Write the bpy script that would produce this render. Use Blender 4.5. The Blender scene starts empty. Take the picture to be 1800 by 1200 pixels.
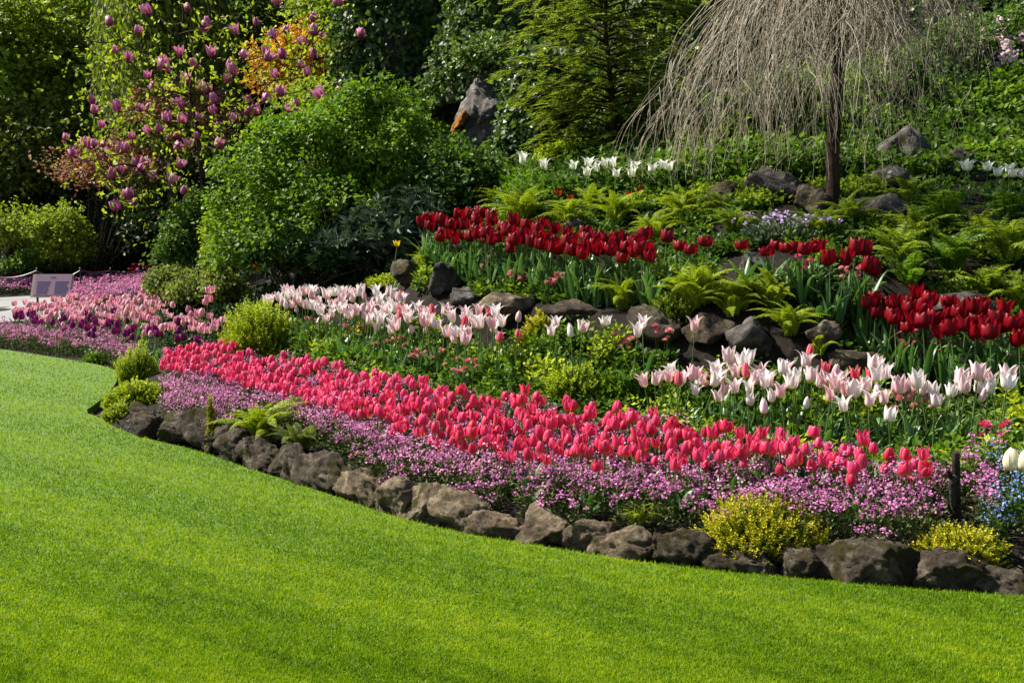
import bpy, bmesh, math
import numpy as np
from mathutils import Vector, Matrix, noise as mnoise

# ------------------------------------------------------------------ camera, sky, sun, exposure
SC = bpy.context.scene
CAM_H, FPX, YH = 1.5, 2000.0, 420.0           # eye height, focal length in photo pixels (1800 wide), horizon row
PITCH = math.atan((600.0 - YH) / FPX)
cam_d = bpy.data.cameras.new("camera"); cam = bpy.data.objects.new("camera", cam_d)
SC.collection.objects.link(cam)
cam_d.sensor_width = 36.0; cam_d.lens = 36.0 * FPX / 1800.0
cam_d.clip_start = 0.05; cam_d.clip_end = 500.0
cam.location = (0, 0, CAM_H); cam.rotation_euler = (math.pi / 2 - PITCH, 0, 0)
SC.camera = cam

SUN_EL, SUN_AZ = math.radians(48), math.atan2(-0.95, 0.31)   # azimuth measured from +Y towards +X
SDIR = np.array([math.cos(SUN_EL) * math.sin(SUN_AZ), math.cos(SUN_EL) * math.cos(SUN_AZ), math.sin(SUN_EL)])
W = bpy.data.worlds.new("World"); SC.world = W; W.use_nodes = True
wn = W.node_tree.nodes; wn.clear()
wo = wn.new("ShaderNodeOutputWorld"); wb = wn.new("ShaderNodeBackground"); ws = wn.new("ShaderNodeTexSky")
ws.sky_type = 'NISHITA'; ws.sun_disc = False; ws.sun_elevation = SUN_EL; ws.sun_rotation = SUN_AZ
ws.air_density = 1.0; ws.dust_density = 1.2; ws.ozone_density = 0.6
wb.inputs[1].default_value = 0.065
W.node_tree.links.new(ws.outputs[0], wb.inputs[0]); W.node_tree.links.new(wb.outputs[0], wo.inputs[0])
sun_d = bpy.data.lights.new("sun", 'SUN'); sun = bpy.data.objects.new("sun", sun_d); SC.collection.objects.link(sun)
sun_d.energy = 5.0; sun_d.angle = math.radians(0.55); sun_d.color = (1.0, 0.945, 0.84)
sun.rotation_euler = Vector(SDIR).to_track_quat('Z', 'Y').to_euler(); sun.location = (-10, 5, 20)
SC.view_settings.view_transform = 'Standard'; SC.view_settings.look = 'None'
SC.view_settings.exposure = 1.25; SC.view_settings.gamma = 1.0
SC.render.engine = 'CYCLES'
SC.cycles.max_bounces = 6; SC.cycles.diffuse_bounces = 3; SC.cycles.glossy_bounces = 2
SC.cycles.transmission_bounces = 4; SC.cycles.transparent_max_bounces = 4
SC.cycles.use_denoising = True
SC.cycles.sample_clamp_indirect = 4.0; SC.cycles.sample_clamp_direct = 5.0

COL = SC.collection
TAU = 2 * math.pi

# ------------------------------------------------------------------ helpers: view geometry
def P(px, py, d):
    """world point seen at photo pixel (px,py) at ground distance d (metres along +Y)"""
    px, py, d = np.asarray(px, float), np.asarray(py, float), np.asarray(d, float)
    a, b = (px - 900) / FPX, (600 - py) / FPX
    y = math.cos(PITCH) + b * math.sin(PITCH); z = -math.sin(PITCH) + b * math.cos(PITCH)
    s = d / y
    return np.stack([a * s, d + 0 * s, CAM_H + z * s], -1)

def G(px, py, z=0.0):
    px, py = np.asarray(px, float), np.asarray(py, float)
    a, b = (px - 900) / FPX, (600 - py) / FPX
    y = math.cos(PITCH) + b * math.sin(PITCH); zz = -math.sin(PITCH) + b * math.cos(PITCH)
    s = (z - CAM_H) / zz
    return np.stack([a * s, y * s], -1)

def pix(p):
    p = np.asarray(p, float); x, y, z = p[..., 0], p[..., 1], p[..., 2] - CAM_H
    f = y * math.cos(PITCH) - z * math.sin(PITCH); u = y * math.sin(PITCH) + z * math.cos(PITCH)
    return np.stack([900 + FPX * x / f, 600 - FPX * u / f], -1)

def unit(v):
    return v / np.maximum(np.linalg.norm(v, axis=-1, keepdims=True), 1e-9)

def sn(p, freq, seed=0, octaves=3):
    """cheap smooth noise in about -1..1"""
    r = np.random.default_rng(seed); out = 0; amp = 1.0; tot = 0
    for o in range(octaves):
        s = 0
        for k in range(4):
            d = r.normal(size=p.shape[-1]); d /= np.linalg.norm(d)
            s = s + np.sin((p @ d) * freq * (0.7 + 0.6 * r.random()) * TAU + r.random() * TAU)
        out = out + amp * s / 2.6; tot += amp; amp *= 0.55; freq *= 2.03
    return out / tot

def smooth(a, b, x):
    t = np.clip((x - a) / (b - a), 0, 1); return t * t * (3 - 2 * t)

# ------------------------------------------------------------------ helpers: materials
MATS = {}
def nodes_of(m):
    m.use_nodes = True; nt = m.node_tree; nt.nodes.clear(); return nt, nt.nodes, nt.links

def rgb(c): return (c[0], c[1], c[2], 1.0)

def ramp(N, L, fac, stops):
    r = N.new("ShaderNodeValToRGB"); e = r.color_ramp.elements
    while len(e) < len(stops): e.new(0.5)
    for el, (pos, c) in zip(e, stops): el.position = pos; el.color = rgb(c)
    L.new(fac, r.inputs[0]); return r.outputs[0]

def leaf_mat(name, stops, transl=0.35, rough=0.55, spec=0.3, tcol=1.25, rnd=0.25):
    """thin plant tissue: colour from the mesh's own 'tint' (leaf to leaf variety), part of the light passes through"""
    m = bpy.data.materials.new(name); nt, N, L = nodes_of(m)
    at = N.new("ShaderNodeAttribute"); at.attribute_name = "tint"
    oi = N.new("ShaderNodeObjectInfo")
    ma = N.new("ShaderNodeMath"); ma.operation = 'MULTIPLY_ADD'; ma.inputs[1].default_value = rnd; L.new(oi.outputs["Random"], ma.inputs[0])
    sb = N.new("ShaderNodeMath"); sb.operation = 'SUBTRACT'; sb.inputs[1].default_value = rnd / 2
    L.new(at.outputs["Fac"], ma.inputs[2]); L.new(ma.outputs[0], sb.inputs[0])
    col = ramp(N, L, sb.outputs[0], stops)
    b = N.new("ShaderNodeBsdfPrincipled"); b.inputs["Roughness"].default_value = rough; b.inputs["Specular IOR Level"].default_value = spec
    L.new(col, b.inputs["Base Color"])
    t = N.new("ShaderNodeBsdfTranslucent")
    mu = N.new("ShaderNodeMixRGB"); mu.blend_type = 'MULTIPLY'; mu.inputs[0].default_value = 1.0
    L.new(col, mu.inputs[1]); mu.inputs[2].default_value = (tcol, tcol * 1.02, tcol * 0.6, 1)
    L.new(mu.outputs[0], t.inputs[0])
    mx = N.new("ShaderNodeMixShader"); mx.inputs[0].default_value = transl
    L.new(b.outputs[0], mx.inputs[1]); L.new(t.outputs[0], mx.inputs[2])
    o = N.new("ShaderNodeOutputMaterial"); L.new(mx.outputs[0], o.inputs[0])
    MATS[name] = m; return m

def petal_mat(name, base, body, edge, streak=None, b0=0.12, b1=0.34, transl=0.3, streak_w=0.4, hue2=None):
    """petal: base blotch -> body along 'tint', pale rim or mid streak across 'side'; a little per-flower variety"""
    m = bpy.data.materials.new(name); nt, N, L = nodes_of(m)
    at = N.new("ShaderNodeAttribute"); at.attribute_name = "tint"
    si = N.new("ShaderNodeAttribute"); si.attribute_name = "side"
    oi = N.new("ShaderNodeObjectInfo")
    body_out = None
    mxb = N.new("ShaderNodeMixRGB"); mxb.inputs[1].default_value = rgb(body); mxb.inputs[2].default_value = rgb(hue2 or body)
    L.new(oi.outputs["Random"], mxb.inputs[0]); body_out = mxb.outputs[0]
    r = N.new("ShaderNodeMapRange"); r.inputs[1].default_value = 0.55; r.inputs[2].default_value = 1.0; L.new(si.outputs["Fac"], r.inputs[0])
    mxe = N.new("ShaderNodeMixRGB"); L.new(r.outputs[0], mxe.inputs[0]); L.new(body_out, mxe.inputs[1]); mxe.inputs[2].default_value = rgb(edge)
    cur = mxe.outputs[0]
    if streak:
        r2 = N.new("ShaderNodeMapRange"); r2.inputs[1].default_value = 0.0; r2.inputs[2].default_value = streak_w
        r2.inputs[3].default_value = 1.0; r2.inputs[4].default_value = 0.0; L.new(si.outputs["Fac"], r2.inputs[0])
        pw = N.new("ShaderNodeMath"); pw.operation = 'MULTIPLY'; L.new(r2.outputs[0], pw.inputs[0])
        q = N.new("ShaderNodeMath"); q.operation = 'POWER'; q.inputs[1].default_value = 1.4; L.new(oi.outputs["Random"], q.inputs[0])
        L.new(q.outputs[0], pw.inputs[1])
        mxs = N.new("ShaderNodeMixRGB"); L.new(pw.outputs[0], mxs.inputs[0]); L.new(cur, mxs.inputs[1]); mxs.inputs[2].default_value = rgb(streak)
        cur = mxs.outputs[0]
    r3 = N.new("ShaderNodeMapRange"); r3.inputs[1].default_value = b0; r3.inputs[2].default_value = b1; L.new(at.outputs["Fac"], r3.inputs[0])
    mx = N.new("ShaderNodeMixRGB"); L.new(r3.outputs[0], mx.inputs[0]); mx.inputs[1].default_value = rgb(base); L.new(cur, mx.inputs[2])
    cmb = N.new("ShaderNodeCombineXYZ"); L.new(si.outputs["Fac"], cmb.inputs[0]); L.new(oi.outputs["Random"], cmb.inputs[2])
    tm = N.new("ShaderNodeMath"); tm.operation = 'MULTIPLY'; tm.inputs[1].default_value = 0.12; L.new(at.outputs["Fac"], tm.inputs[0]); L.new(tm.outputs[0], cmb.inputs[1])
    vn = N.new("ShaderNodeTexNoise"); vn.inputs["Scale"].default_value = 9.0; vn.inputs["Detail"].default_value = 4; L.new(cmb.outputs[0], vn.inputs["Vector"])
    vr = N.new("ShaderNodeMapRange"); vr.inputs[1].default_value = 0.3; vr.inputs[2].default_value = 0.7; vr.inputs[3].default_value = 0.72; vr.inputs[4].default_value = 1.12; L.new(vn.outputs["Fac"], vr.inputs[0])
    vm = N.new("ShaderNodeMixRGB"); vm.blend_type = 'MULTIPLY'; vm.inputs[0].default_value = 1; L.new(mx.outputs[0], vm.inputs[1]); L.new(vr.outputs[0], vm.inputs[2]); mx = vm
    b = N.new("ShaderNodeBsdfPrincipled"); b.inputs["Roughness"].default_value = 0.45; b.inputs["Specular IOR Level"].default_value = 0.22
    L.new(mx.outputs[0], b.inputs["Base Color"])
    t = N.new("ShaderNodeBsdfTranslucent"); L.new(mx.outputs[0], t.inputs[0])
    ms = N.new("ShaderNodeMixShader"); ms.inputs[0].default_value = transl; L.new(b.outputs[0], ms.inputs[1]); L.new(t.outputs[0], ms.inputs[2])
    o = N.new("ShaderNodeOutputMaterial"); L.new(ms.outputs[0], o.inputs[0])
    MATS[name] = m; return m

def rock_mat(name, c0, c1, c2, moss=None, moss_amt=0.5, scale=6.0, bump=0.6):
    m = bpy.data.materials.new(name); nt, N, L = nodes_of(m)
    tc = N.new("ShaderNodeTexCoord"); geo = N.new("ShaderNodeNewGeometry")
    oi = N.new("ShaderNodeObjectInfo")
    ad = N.new("ShaderNodeVectorMath"); ad.operation = 'ADD'; L.new(tc.outputs["Object"], ad.inputs[0]); L.new(oi.outputs["Location"], ad.inputs[1])
    def noise(s, det=8, rough=0.6, dist=0.0):
        n = N.new("ShaderNodeTexNoise"); n.inputs["Scale"].default_value = s; n.inputs["Detail"].default_value = det
        n.inputs["Roughness"].default_value = rough; n.inputs["Distortion"].default_value = dist; L.new(ad.outputs[0], n.inputs["Vector"]); return n.outputs["Fac"]
    n1 = noise(scale, 10, 0.68, 0.6)
    col = ramp(N, L, n1, [(0.32, c0), (0.5, c1), (0.68, c2)])
    n2 = noise(scale * 7, 8, 0.8)
    r2 = N.new("ShaderNodeMapRange"); r2.inputs[1].default_value = 0.3; r2.inputs[2].default_value = 0.7; r2.inputs[3].default_value = 0.38; r2.inputs[4].default_value = 1.5; L.new(n2, r2.inputs[0])
    mu = N.new("ShaderNodeMixRGB"); mu.blend_type = 'MULTIPLY'; mu.inputs[0].default_value = 1; L.new(col, mu.inputs[1]); L.new(r2.outputs[0], mu.inputs[2])
    cur = mu.outputs[0]
    if moss:
        n3 = noise(scale * 0.8, 5, 0.6, 0.3)
        r3 = N.new("ShaderNodeMapRange"); r3.inputs[1].default_value = 0.62 - 0.25 * moss_amt; r3.inputs[2].default_value = 0.70 - 0.25 * moss_amt; L.new(n3, r3.inputs[0])
        mm = N.new("ShaderNodeMixRGB"); L.new(r3.outputs[0], mm.inputs[0]); L.new(cur, mm.inputs[1]); mm.inputs[2].default_value = rgb(moss); cur = mm.outputs[0]
    b = N.new("ShaderNodeBsdfPrincipled"); b.inputs["Roughness"].default_value = 0.9; b.inputs["Specular IOR Level"].default_value = 0.2
    L.new(cur, b.inputs["Base Color"])
    bp = N.new("ShaderNodeBump"); bp.inputs["Strength"].default_value = bump; bp.inputs["Distance"].default_value = 0.035
    nb = noise(scale * 3, 12, 0.78, 0.4); L.new(nb, bp.inputs["Height"]); L.new(bp.outputs[0], b.inputs["Normal"])
    o = N.new("ShaderNodeOutputMaterial"); L.new(b.outputs[0], o.inputs[0]); MATS[name] = m; return m

def plain_mat(name, c, rough=0.7, spec=0.3, metal=0.0, var=0.25, scale=30.0, bump=0.2):
    m = bpy.data.materials.new(name); nt, N, L = nodes_of(m)
    tc = N.new("ShaderNodeTexCoord"); n = N.new("ShaderNodeTexNoise"); n.inputs["Scale"].default_value = scale; n.inputs["Detail"].default_value = 6
    L.new(tc.outputs["Object"], n.inputs["Vector"])
    col = ramp(N, L, n.outputs["Fac"], [(0.3, [x * (1 - var) for x in c]), (0.7, [min(1, x * (1 + var)) for x in c])])
    b = N.new("ShaderNodeBsdfPrincipled"); b.inputs["Roughness"].default_value = rough; b.inputs["Specular IOR Level"].default_value = spec; b.inputs["Metallic"].default_value = metal
    L.new(col, b.inputs["Base Color"])
    if bump:
        bp = N.new("ShaderNodeBump"); bp.inputs["Strength"].default_value = bump; bp.inputs["Distance"].default_value = 0.01
        L.new(n.outputs["Fac"], bp.inputs["Height"]); L.new(bp.outputs[0], b.inputs["Normal"])
    o = N.new("ShaderNodeOutputMaterial"); L.new(b.outputs[0], o.inputs[0]); MATS[name] = m; return m

# ------------------------------------------------------------------ helpers: meshes
class MB:
    """collects vertices and faces (numpy) and links them as ONE mesh object"""
    def __init__(s): s.v = []; s.t = []; s.u = []; s.f = []; s.n = 0
    def add(s, v, faces, tint=0.5, side=0.0, mat=0, smooth=False):
        v = np.asarray(v, float).reshape(-1, 3); k = len(v)
        s.v.append(v); s.t.append(np.broadcast_to(np.asarray(tint, float), (k,))); s.u.append(np.broadcast_to(np.asarray(side, float), (k,)))
        for f in (faces if isinstance(faces, list) else [faces]):
            f = np.asarray(f, np.int64); s.f.append((f + s.n, mat, smooth))
        s.n += k
    def mesh(s, name, mats, origin=(0, 0, 0)):
        me = bpy.data.meshes.new(name)
        v = np.concatenate(s.v) - np.asarray(origin, float)
        me.vertices.add(len(v)); me.vertices.foreach_set("co", v.astype(np.float32).ravel())
        li = np.concatenate([f.ravel() for f, _, _ in s.f]); tot = np.concatenate([np.full(len(f), f.shape[1]) for f, _, _ in s.f])
        me.loops.add(len(li)); me.loops.foreach_set("vertex_index", li.astype(np.int32))
        me.polygons.add(len(tot)); st = np.concatenate([[0], np.cumsum(tot)[:-1]])
        me.polygons.foreach_set("loop_start", st.astype(np.int32))
        me.polygons.foreach_set("material_index", np.concatenate([np.full(len(f), m) for f, m, _ in s.f]).astype(np.int32))
        me.polygons.foreach_set("use_smooth", np.concatenate([np.full(len(f), sm) for f, _, sm in s.f]).astype(bool))
        me.update(calc_edges=True)
        a = me.attributes.new("tint", 'FLOAT', 'POINT'); a.data.foreach_set("value", np.concatenate(s.t).astype(np.float32))
        a = me.attributes.new("side", 'FLOAT', 'POINT'); a.data.foreach_set("value", np.concatenate(s.u).astype(np.float32))
        for m in (mats if isinstance(mats, (list, tuple)) else [mats]): me.materials.append(MATS[m])
        return me
    def build(s, name, mats, parent=None, origin=(0, 0, 0)):
        o = bpy.data.objects.new(name, s.mesh(name, mats, origin)); COL.objects.link(o)
        if parent is not None: o.parent = parent
        else: o.location = origin
        return o

def link(name, me, parent=None, loc=(0, 0, 0), rot=(0, 0, 0), scale=1.0):
    o = bpy.data.objects.new(name, me); COL.objects.link(o); o.parent = parent; o.location = loc; o.rotation_euler = rot
    o.scale = (scale,) * 3 if np.isscalar(scale) else scale
    return o

def tag(o, label=None, cat=None, group=None, kind=None):
    if label: o["label"] = label
    if cat: o["category"] = cat
    if group: o["group"] = group
    if kind: o["kind"] = kind
    return o

def thing(name, label, cat, loc=(0, 0, 0), rz=0.0, group=None):
    o = bpy.data.objects.new(name, None); COL.objects.link(o); o.location = loc; o.rotation_euler = (0, 0, rz)
    o.empty_display_size = 0.05
    return tag(o, label, cat, group)

def copy_tree(o, parent=None):
    c = o.copy(); COL.objects.link(c)
    if parent is not None: c.parent = parent
    for ch in o.children: copy_tree(ch, c)
    return c

def frames(d, up):
    """orthonormal frames: y along d, z towards up"""
    y = unit(d); x = np.cross(y, up); x = unit(x + 1e-6); z = np.cross(x, y)
    return x, y, z

def leaves(mb, pos, d, up, size, wid=0.5, fold=0.12, tint=0.5, mat=0, droop=0.0):
    """one folded two-triangle leaf per position, along d; wid = half width / length"""
    n = len(pos); x, y, z = frames(d, up); s = np.broadcast_to(np.asarray(size, float), (n,))[:, None]
    w = np.broadcast_to(np.asarray(wid, float), (n,))[:, None]
    v = np.empty((n, 4, 3))
    v[:, 0] = pos; v[:, 1] = pos + (y * 0.45 - x * w + z * fold) * s; v[:, 2] = pos + (y * 1.0 - z * droop) * s; v[:, 3] = pos + (y * 0.45 + x * w + z * fold) * s
    b = (np.arange(n) * 4)[:, None]
    f = np.concatenate([b + [0, 3, 2], b + [0, 2, 1]])
    t = np.repeat(np.broadcast_to(np.asarray(tint, float), (n,)), 4)
    mb.add(v, f, t, mat=mat)

def dots(mb, pos, nrm, r, k=5, tint=0.5, mat=0, cup=0.25):
    """tiny k-petalled flower discs"""
    n = len(pos); a = np.random.default_rng(n).normal(size=(n, 3)); z = unit(nrm); x = unit(np.cross(z, a)); y = np.cross(z, x)
    r = np.broadcast_to(np.asarray(r, float), (n,))[:, None]
    v = np.empty((n, k, 3))
    for i in range(k):
        th = TAU * i / k; v[:, i] = pos + (x * math.cos(th) + y * math.sin(th)) * r + z * r * cup * (i % 2)
    b = (np.arange(n) * k)[:, None]
    mb.add(v, b + np.arange(k), np.repeat(np.broadcast_to(np.asarray(tint, float), (n,)), k), mat=mat)

def tubes(mb, Pn, R, k=4, tint=0.5, mat=0, smooth=True):
    """N polylines of M points (N,M,3) with radii (N,M) or (M,)"""
    Pn = np.asarray(Pn, float); n, m, _ = Pn.shape; R = np.broadcast_to(np.asarray(R, float), (n, m))
    T = np.gradient(Pn, axis=1); T = unit(T)
    up = np.where(np.abs(T[..., 2:3]) > 0.85, np.array([1.0, 0.15, 0]), np.array([0, 0, 1.0]))
    x = unit(np.cross(T, up)); y = np.cross(T, x)
    th = TAU * np.arange(k) / k
    ring = Pn[:, :, None] + (x[:, :, None] * np.cos(th)[:, None] + y[:, :, None] * np.sin(th)[:, None]) * R[:, :, None, None]
    idx = np.arange(n * m * k).reshape(n, m, k)
    a = idx[:, :-1, :]; b = np.roll(a, -1, 2); c = idx[:, 1:, :]; d = np.roll(c, -1, 2)
    f = np.stack([a, b, d, c], -1).reshape(-1, 4)
    t = np.broadcast_to(np.asarray(tint, float), (n,)); mb.add(ring.reshape(-1, 3), f, np.repeat(t, m * k), mat=mat, smooth=smooth)

def polytube(mb, pts, r0, r1, k=8, wob=0.0, seed=0, m=None, mat=0, tint=0.5):
    pts = np.asarray(pts, float); m = m or 4 * len(pts)
    s = np.linspace(0, 1, len(pts)); q = np.linspace(0, 1, m)
    Q = np.stack([np.interp(q, s, pts[:, i]) for i in range(3)], -1)
    for _ in range(2): Q[1:-1] = (Q[:-2] + 2 * Q[1:-1] + Q[2:]) / 4
    if wob: Q[1:] += wob * np.stack([sn(Q[1:], 1.7, seed + i, 2) for i in range(3)], -1)
    tubes(mb, Q[None], (r0 + (r1 - r0) * q) , k, mat=mat, tint=tint); return Q

def ico(sub):
    bm = bmesh.new(); bmesh.ops.create_icosphere(bm, subdivisions=sub, radius=1.0)
    v = np.array([x.co[:] for x in bm.verts]); f = np.array([[x.index for x in p.verts] for p in bm.faces]); bm.free(); return v, f
ICO = {k: ico(k) for k in (2, 3, 4, 5)}

def grid_faces(nu, nv):
    i = np.arange(nu * nv).reshape(nu, nv); return np.stack([i[:-1, :-1], i[1:, :-1], i[1:, 1:], i[:-1, 1:]], -1).reshape(-1, 4)

# ------------------------------------------------------------------ layout of the beds (photo pixel of the blooms, distance)
class Strip:
    def __init__(s, front, back, hh0, hh1):
        s.f = np.array(front, float); s.b = np.array(back, float); s.h0, s.h1 = hh0, hh1
    def bloom(s, px, v):
        fy, fd = np.interp(px, s.f[:, 0], s.f[:, 1]), np.interp(px, s.f[:, 0], s.f[:, 2])
        by, bd = np.interp(px, s.b[:, 0], s.b[:, 1]), np.interp(px, s.b[:, 0], s.b[:, 2])
        return P(px, fy + (by - fy) * v, fd + (bd - fd) * v)
    def ctrl(s, n=9):
        out = []
        for px in np.linspace(s.f[0, 0], s.f[-1, 0], n):
            for v in (0.0, 0.5, 1.0):
                p = s.bloom(px, v).copy(); p[2] -= s.h0 + (s.h1 - s.h0) * v; out.append(p)
        return out

S_CORAL = Strip([(290, 645, 10.2), (400, 664, 9.3), (500, 690, 8.4), (600, 712, 7.6), (700, 748, 7.0), (760, 772, 6.65), (850, 790, 6.3), (950, 800, 6.1), (1050, 806, 5.95), (1200, 808, 5.75), (1350, 812, 5.65), (1480, 818, 5.6), (1645, 803, 5.5)],
                [(290, 604, 11.2), (380, 614, 10.6), (450, 632, 9.9), (550, 640, 9.3), (650, 666, 8.6), (700, 674, 8.3), (760, 690, 7.95), (850, 694, 7.6), (950, 697, 7.3), (1050, 712, 6.95), (1150, 723, 6.75), (1300, 748, 6.35), (1400, 757, 6.15), (1480, 772, 5.95), (1560, 786, 5.8), (1645, 798, 5.6)], 0.27, 0.27)
S_LILY_A = Strip([(478, 530, 10.6), (600, 556, 9.6), (700, 580, 8.8), (800, 592, 8.3), (880, 585, 8.0)], [(478, 518, 11.1), (600, 514, 10.6), (700, 530, 9.7), (800, 550, 9.0), (880, 562, 8.5)], 0.38, 0.40)
S_LILY_B = Strip([(1150, 685, 7.0), (1270, 690, 6.8), (1400, 705, 6.5), (1530, 712, 6.3), (1700, 698, 6.1), (1765, 685, 6.05)], [(1150, 655, 7.4), (1290, 650, 7.2), (1400, 646, 7.0), (1480, 660, 6.8), (1600, 670, 6.6), (1700, 672, 6.4), (1765, 670, 6.3)], 0.37, 0.38)
S_RED = Strip([(745, 405, 10.2), (850, 420, 9.6), (950, 440, 9.0), (1020, 448, 8.7), (1150, 450, 8.3)], [(745, 386, 10.6), (850, 386, 10.2), (950, 406, 9.6), (1020, 414, 9.3), (1150, 428, 8.8)], 0.42, 0.42)
S_RED_B = Strip([(1520, 545, 7.8), (1620, 592, 7.3), (1700, 604, 7.1), (1800, 612, 6.9), (1880, 625, 6.8)], [(1520, 536, 8.0), (1600, 532, 7.9), (1700, 547, 7.6), (1800, 577, 7.3), (1880, 590, 7.2)], 0.38, 0.38)
S_PINK = Strip([(25, 560, 16.5), (130, 582, 14.5), (210, 586, 13.6), (290, 600, 12.3), (390, 604, 11.6)], [(25, 536, 18.5), (130, 524, 18.5), (210, 518, 18), (265, 522, 17.5), (300, 540, 15.5), (390, 558, 13.2)], 0.34, 0.38)
# lawn edge, photo pixels on the flat ground
EDGE = [(2600, 1120), (2100, 1078), (1800, 1047), (1600, 1035), (1400, 1016), (1150, 991), (960, 961), (800, 934), (680, 904), (540, 855), (440, 824), (340, 789), (250, 769), (192, 747),
        (176, 733), (146, 724), (170, 708), (192, 690), (207, 668), (204, 652), (185, 643), (130, 633), (60, 622), (0, 613), (-200, 588), (-700, 560)]
EXY = np.array([G(*e) for e in EDGE])
def _round(p):
    q = [p[0]]
    for a, b in zip(p[:-1], p[1:]): q += [a * .75 + b * .25, a * .25 + b * .75]
    q.append(p[-1]); return np.array(q)
EXY = _round(EXY)
LAWN_POLY = np.concatenate([EXY, [[-30, 8.0], [-30, -6], [22, -6], [22, EXY[0, 1]]]])

def inside(poly, x, y):
    r = np.zeros(x.shape, bool); n = len(poly)
    for i in range(n):
        x0, y0 = poly[i]; x1, y1 = poly[(i + 1) % n]
        if y0 == y1: continue
        c = ((y0 > y) != (y1 > y)) & (x < (x1 - x0) * (y - y0) / (y1 - y0) + x0); r ^= c
    return r

def edge_dist(x, y):
    best = np.full(x.shape, 1e9)
    for (x0, y0), (x1, y1) in zip(EXY[:-1], EXY[1:]):
        dx, dy = x1 - x0, y1 - y0; t = np.clip(((x - x0) * dx + (y - y0) * dy) / (dx * dx + dy * dy), 0, 1)
        best = np.minimum(best, np.hypot(x - x0 - t * dx, y - y0 - t * dy))
    return best

ctrl = []
for s in (S_CORAL, S_LILY_A, S_LILY_B, S_RED, S_RED_B, S_PINK): ctrl += s.ctrl()
for px in range(260, 1790, 110):                         # soil just behind the edging stones
    e = G(px, np.interp(px, [e[0] for e in EDGE[2:14]][::-1], [e[1] for e in EDGE[2:14]][::-1])); ctrl.append(np.array([e[0], e[1] + 0.3, 0.11]))
for px, py, d in [(760, 515, 9.8), (850, 530, 9.2), (950, 540, 8.8), (1050, 545, 8.5), (1140, 560, 8.2), (1250, 560, 8.0), (1340, 560, 7.9), (1450, 590, 7.6),
                  (1230, 500, 8.4), (1330, 500, 8.3), (1430, 505, 8.2), (1540, 500, 8.3),
                  (1700, 500, 8.5), (1790, 510, 8.3), (1620, 440, 9.0), (1750, 420, 9.3), (1463, 354, 10.0), (1300, 385, 9.6), (1380, 400, 9.3), (1540, 390, 9.6),
                  (1150, 385, 10.2), (950, 360, 11.0), (1080, 365, 10.8), (880, 390, 11.2), (1600, 310, 11.2), (1700, 330, 10.3), (1790, 340, 10.3), (1750, 240, 11.8), (1300, 290, 11.5), (1400, 280, 11.8),
                  (1700, 130, 13.5), (1400, 170, 13.5), (1550, 160, 13.5), (1000, 300, 13.0), (1150, 260, 13.0), (1250, 230, 13.2), (860, 350, 13.5),
                  (560, 500, 12.6), (450, 520, 12.0), (680, 490, 12.0), (600, 480, 14), (380, 530, 13), (330, 520, 15),
                  (20, 548, 20), (150, 545, 21), (-200, 560, 20), (260, 540, 20), (90, 525, 23), (200, 520, 24), (-100, 525, 24), (350, 490, 18), (400, 440, 20), (100, 470, 30), (300, 450, 30),
                  (2000, 620, 7.5), (2000, 700, 6.0), (2000, 400, 10), (2300, 500, 9), (2000, 100, 14)]:
    ctrl.append(P(px, py, d))
for x, y in [(-20, 16), (-20, 25), (-12, 18), (-10, 22)]: ctrl.append(np.array([x, y, 0.05]))
CT = np.array(ctrl)
_A = -np.hypot(CT[:, None, 0] - CT[None, :, 0], CT[:, None, 1] - CT[None, :, 1]); _n = len(CT)
_M = np.zeros((_n + 1, _n + 1)); _M[:_n, :_n] = _A - np.eye(_n) * 0.03 * -1; _M[:_n, _n] = 1; _M[_n, :_n] = 1
_W = np.linalg.solve(_M, np.concatenate([CT[:, 2], [0]]))
def cliff_y(x): return np.interp(x, [-40, -9, -6, -3.6, -1.5, 0, 6, 30], [44, 44, 40, 27, 19.5, 18.5, 17.0, 17.0])
def hz(x, y):
    x = np.asarray(x, float); y = np.asarray(y, float); sh = x.shape; x = x.ravel(); y = y.ravel(); out = np.empty(x.shape)
    for i in range(0, len(x), 20000):
        xs, ys = x[i:i + 20000], y[i:i + 20000]
        k = -np.hypot(xs[:, None] - CT[None, :, 0], ys[:, None] - CT[None, :, 1])
        z = np.clip(k @ _W[:_n] + _W[_n], -0.06, 4.0)
        ins = inside(LAWN_POLY, xs, ys); dd = np.where(ins, 0, edge_dist(xs, ys))
        z = -0.07 + (z + 0.07) * smooth(0.02, 0.34, dd)
        cy = cliff_y(xs) + 0.5 * np.sin(xs * 1.3) + 0.3 * np.sin(xs * 3.1 + 1)
        z = z + (9.5 + 4 * smooth(-3, -8, xs)) * smooth(0, 6.5, ys - cy)
        out[i:i + 20000] = z
    return out.reshape(sh)
def hz1(x, y): return float(hz(np.array([x]), np.array([y]))[0])
def hit(px, py, d0):
    """where the sight line through a photo pixel meets the ground, searched around distance d0"""
    d = np.linspace(d0 - 1.2, d0 + 1.6, 141); p = P(np.full(141, px), np.full(141, py), d); below = p[:, 2] <= hz(p[:, 0], p[:, 1])
    if not below.any() or below[0]: return on_ground(px, py, d0)
    q = p[int(np.argmax(below))]; return np.array([q[0], q[1], hz1(q[0], q[1])])
def on_ground(px, py, d):
    p = P(px, py, d); return np.array([p[0], p[1], hz1(p[0], p[1])])

R0 = np.random.default_rng(7)

def poisson(cand, dist, n):
    keep = np.empty((0, 2))
    for c in cand:
        if len(keep) == 0 or ((keep - c[:2]) ** 2).sum(1).min() > dist ** 2:
            keep = np.vstack([keep, c[:2]])
            if len(keep) >= n: break
    return keep

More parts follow.
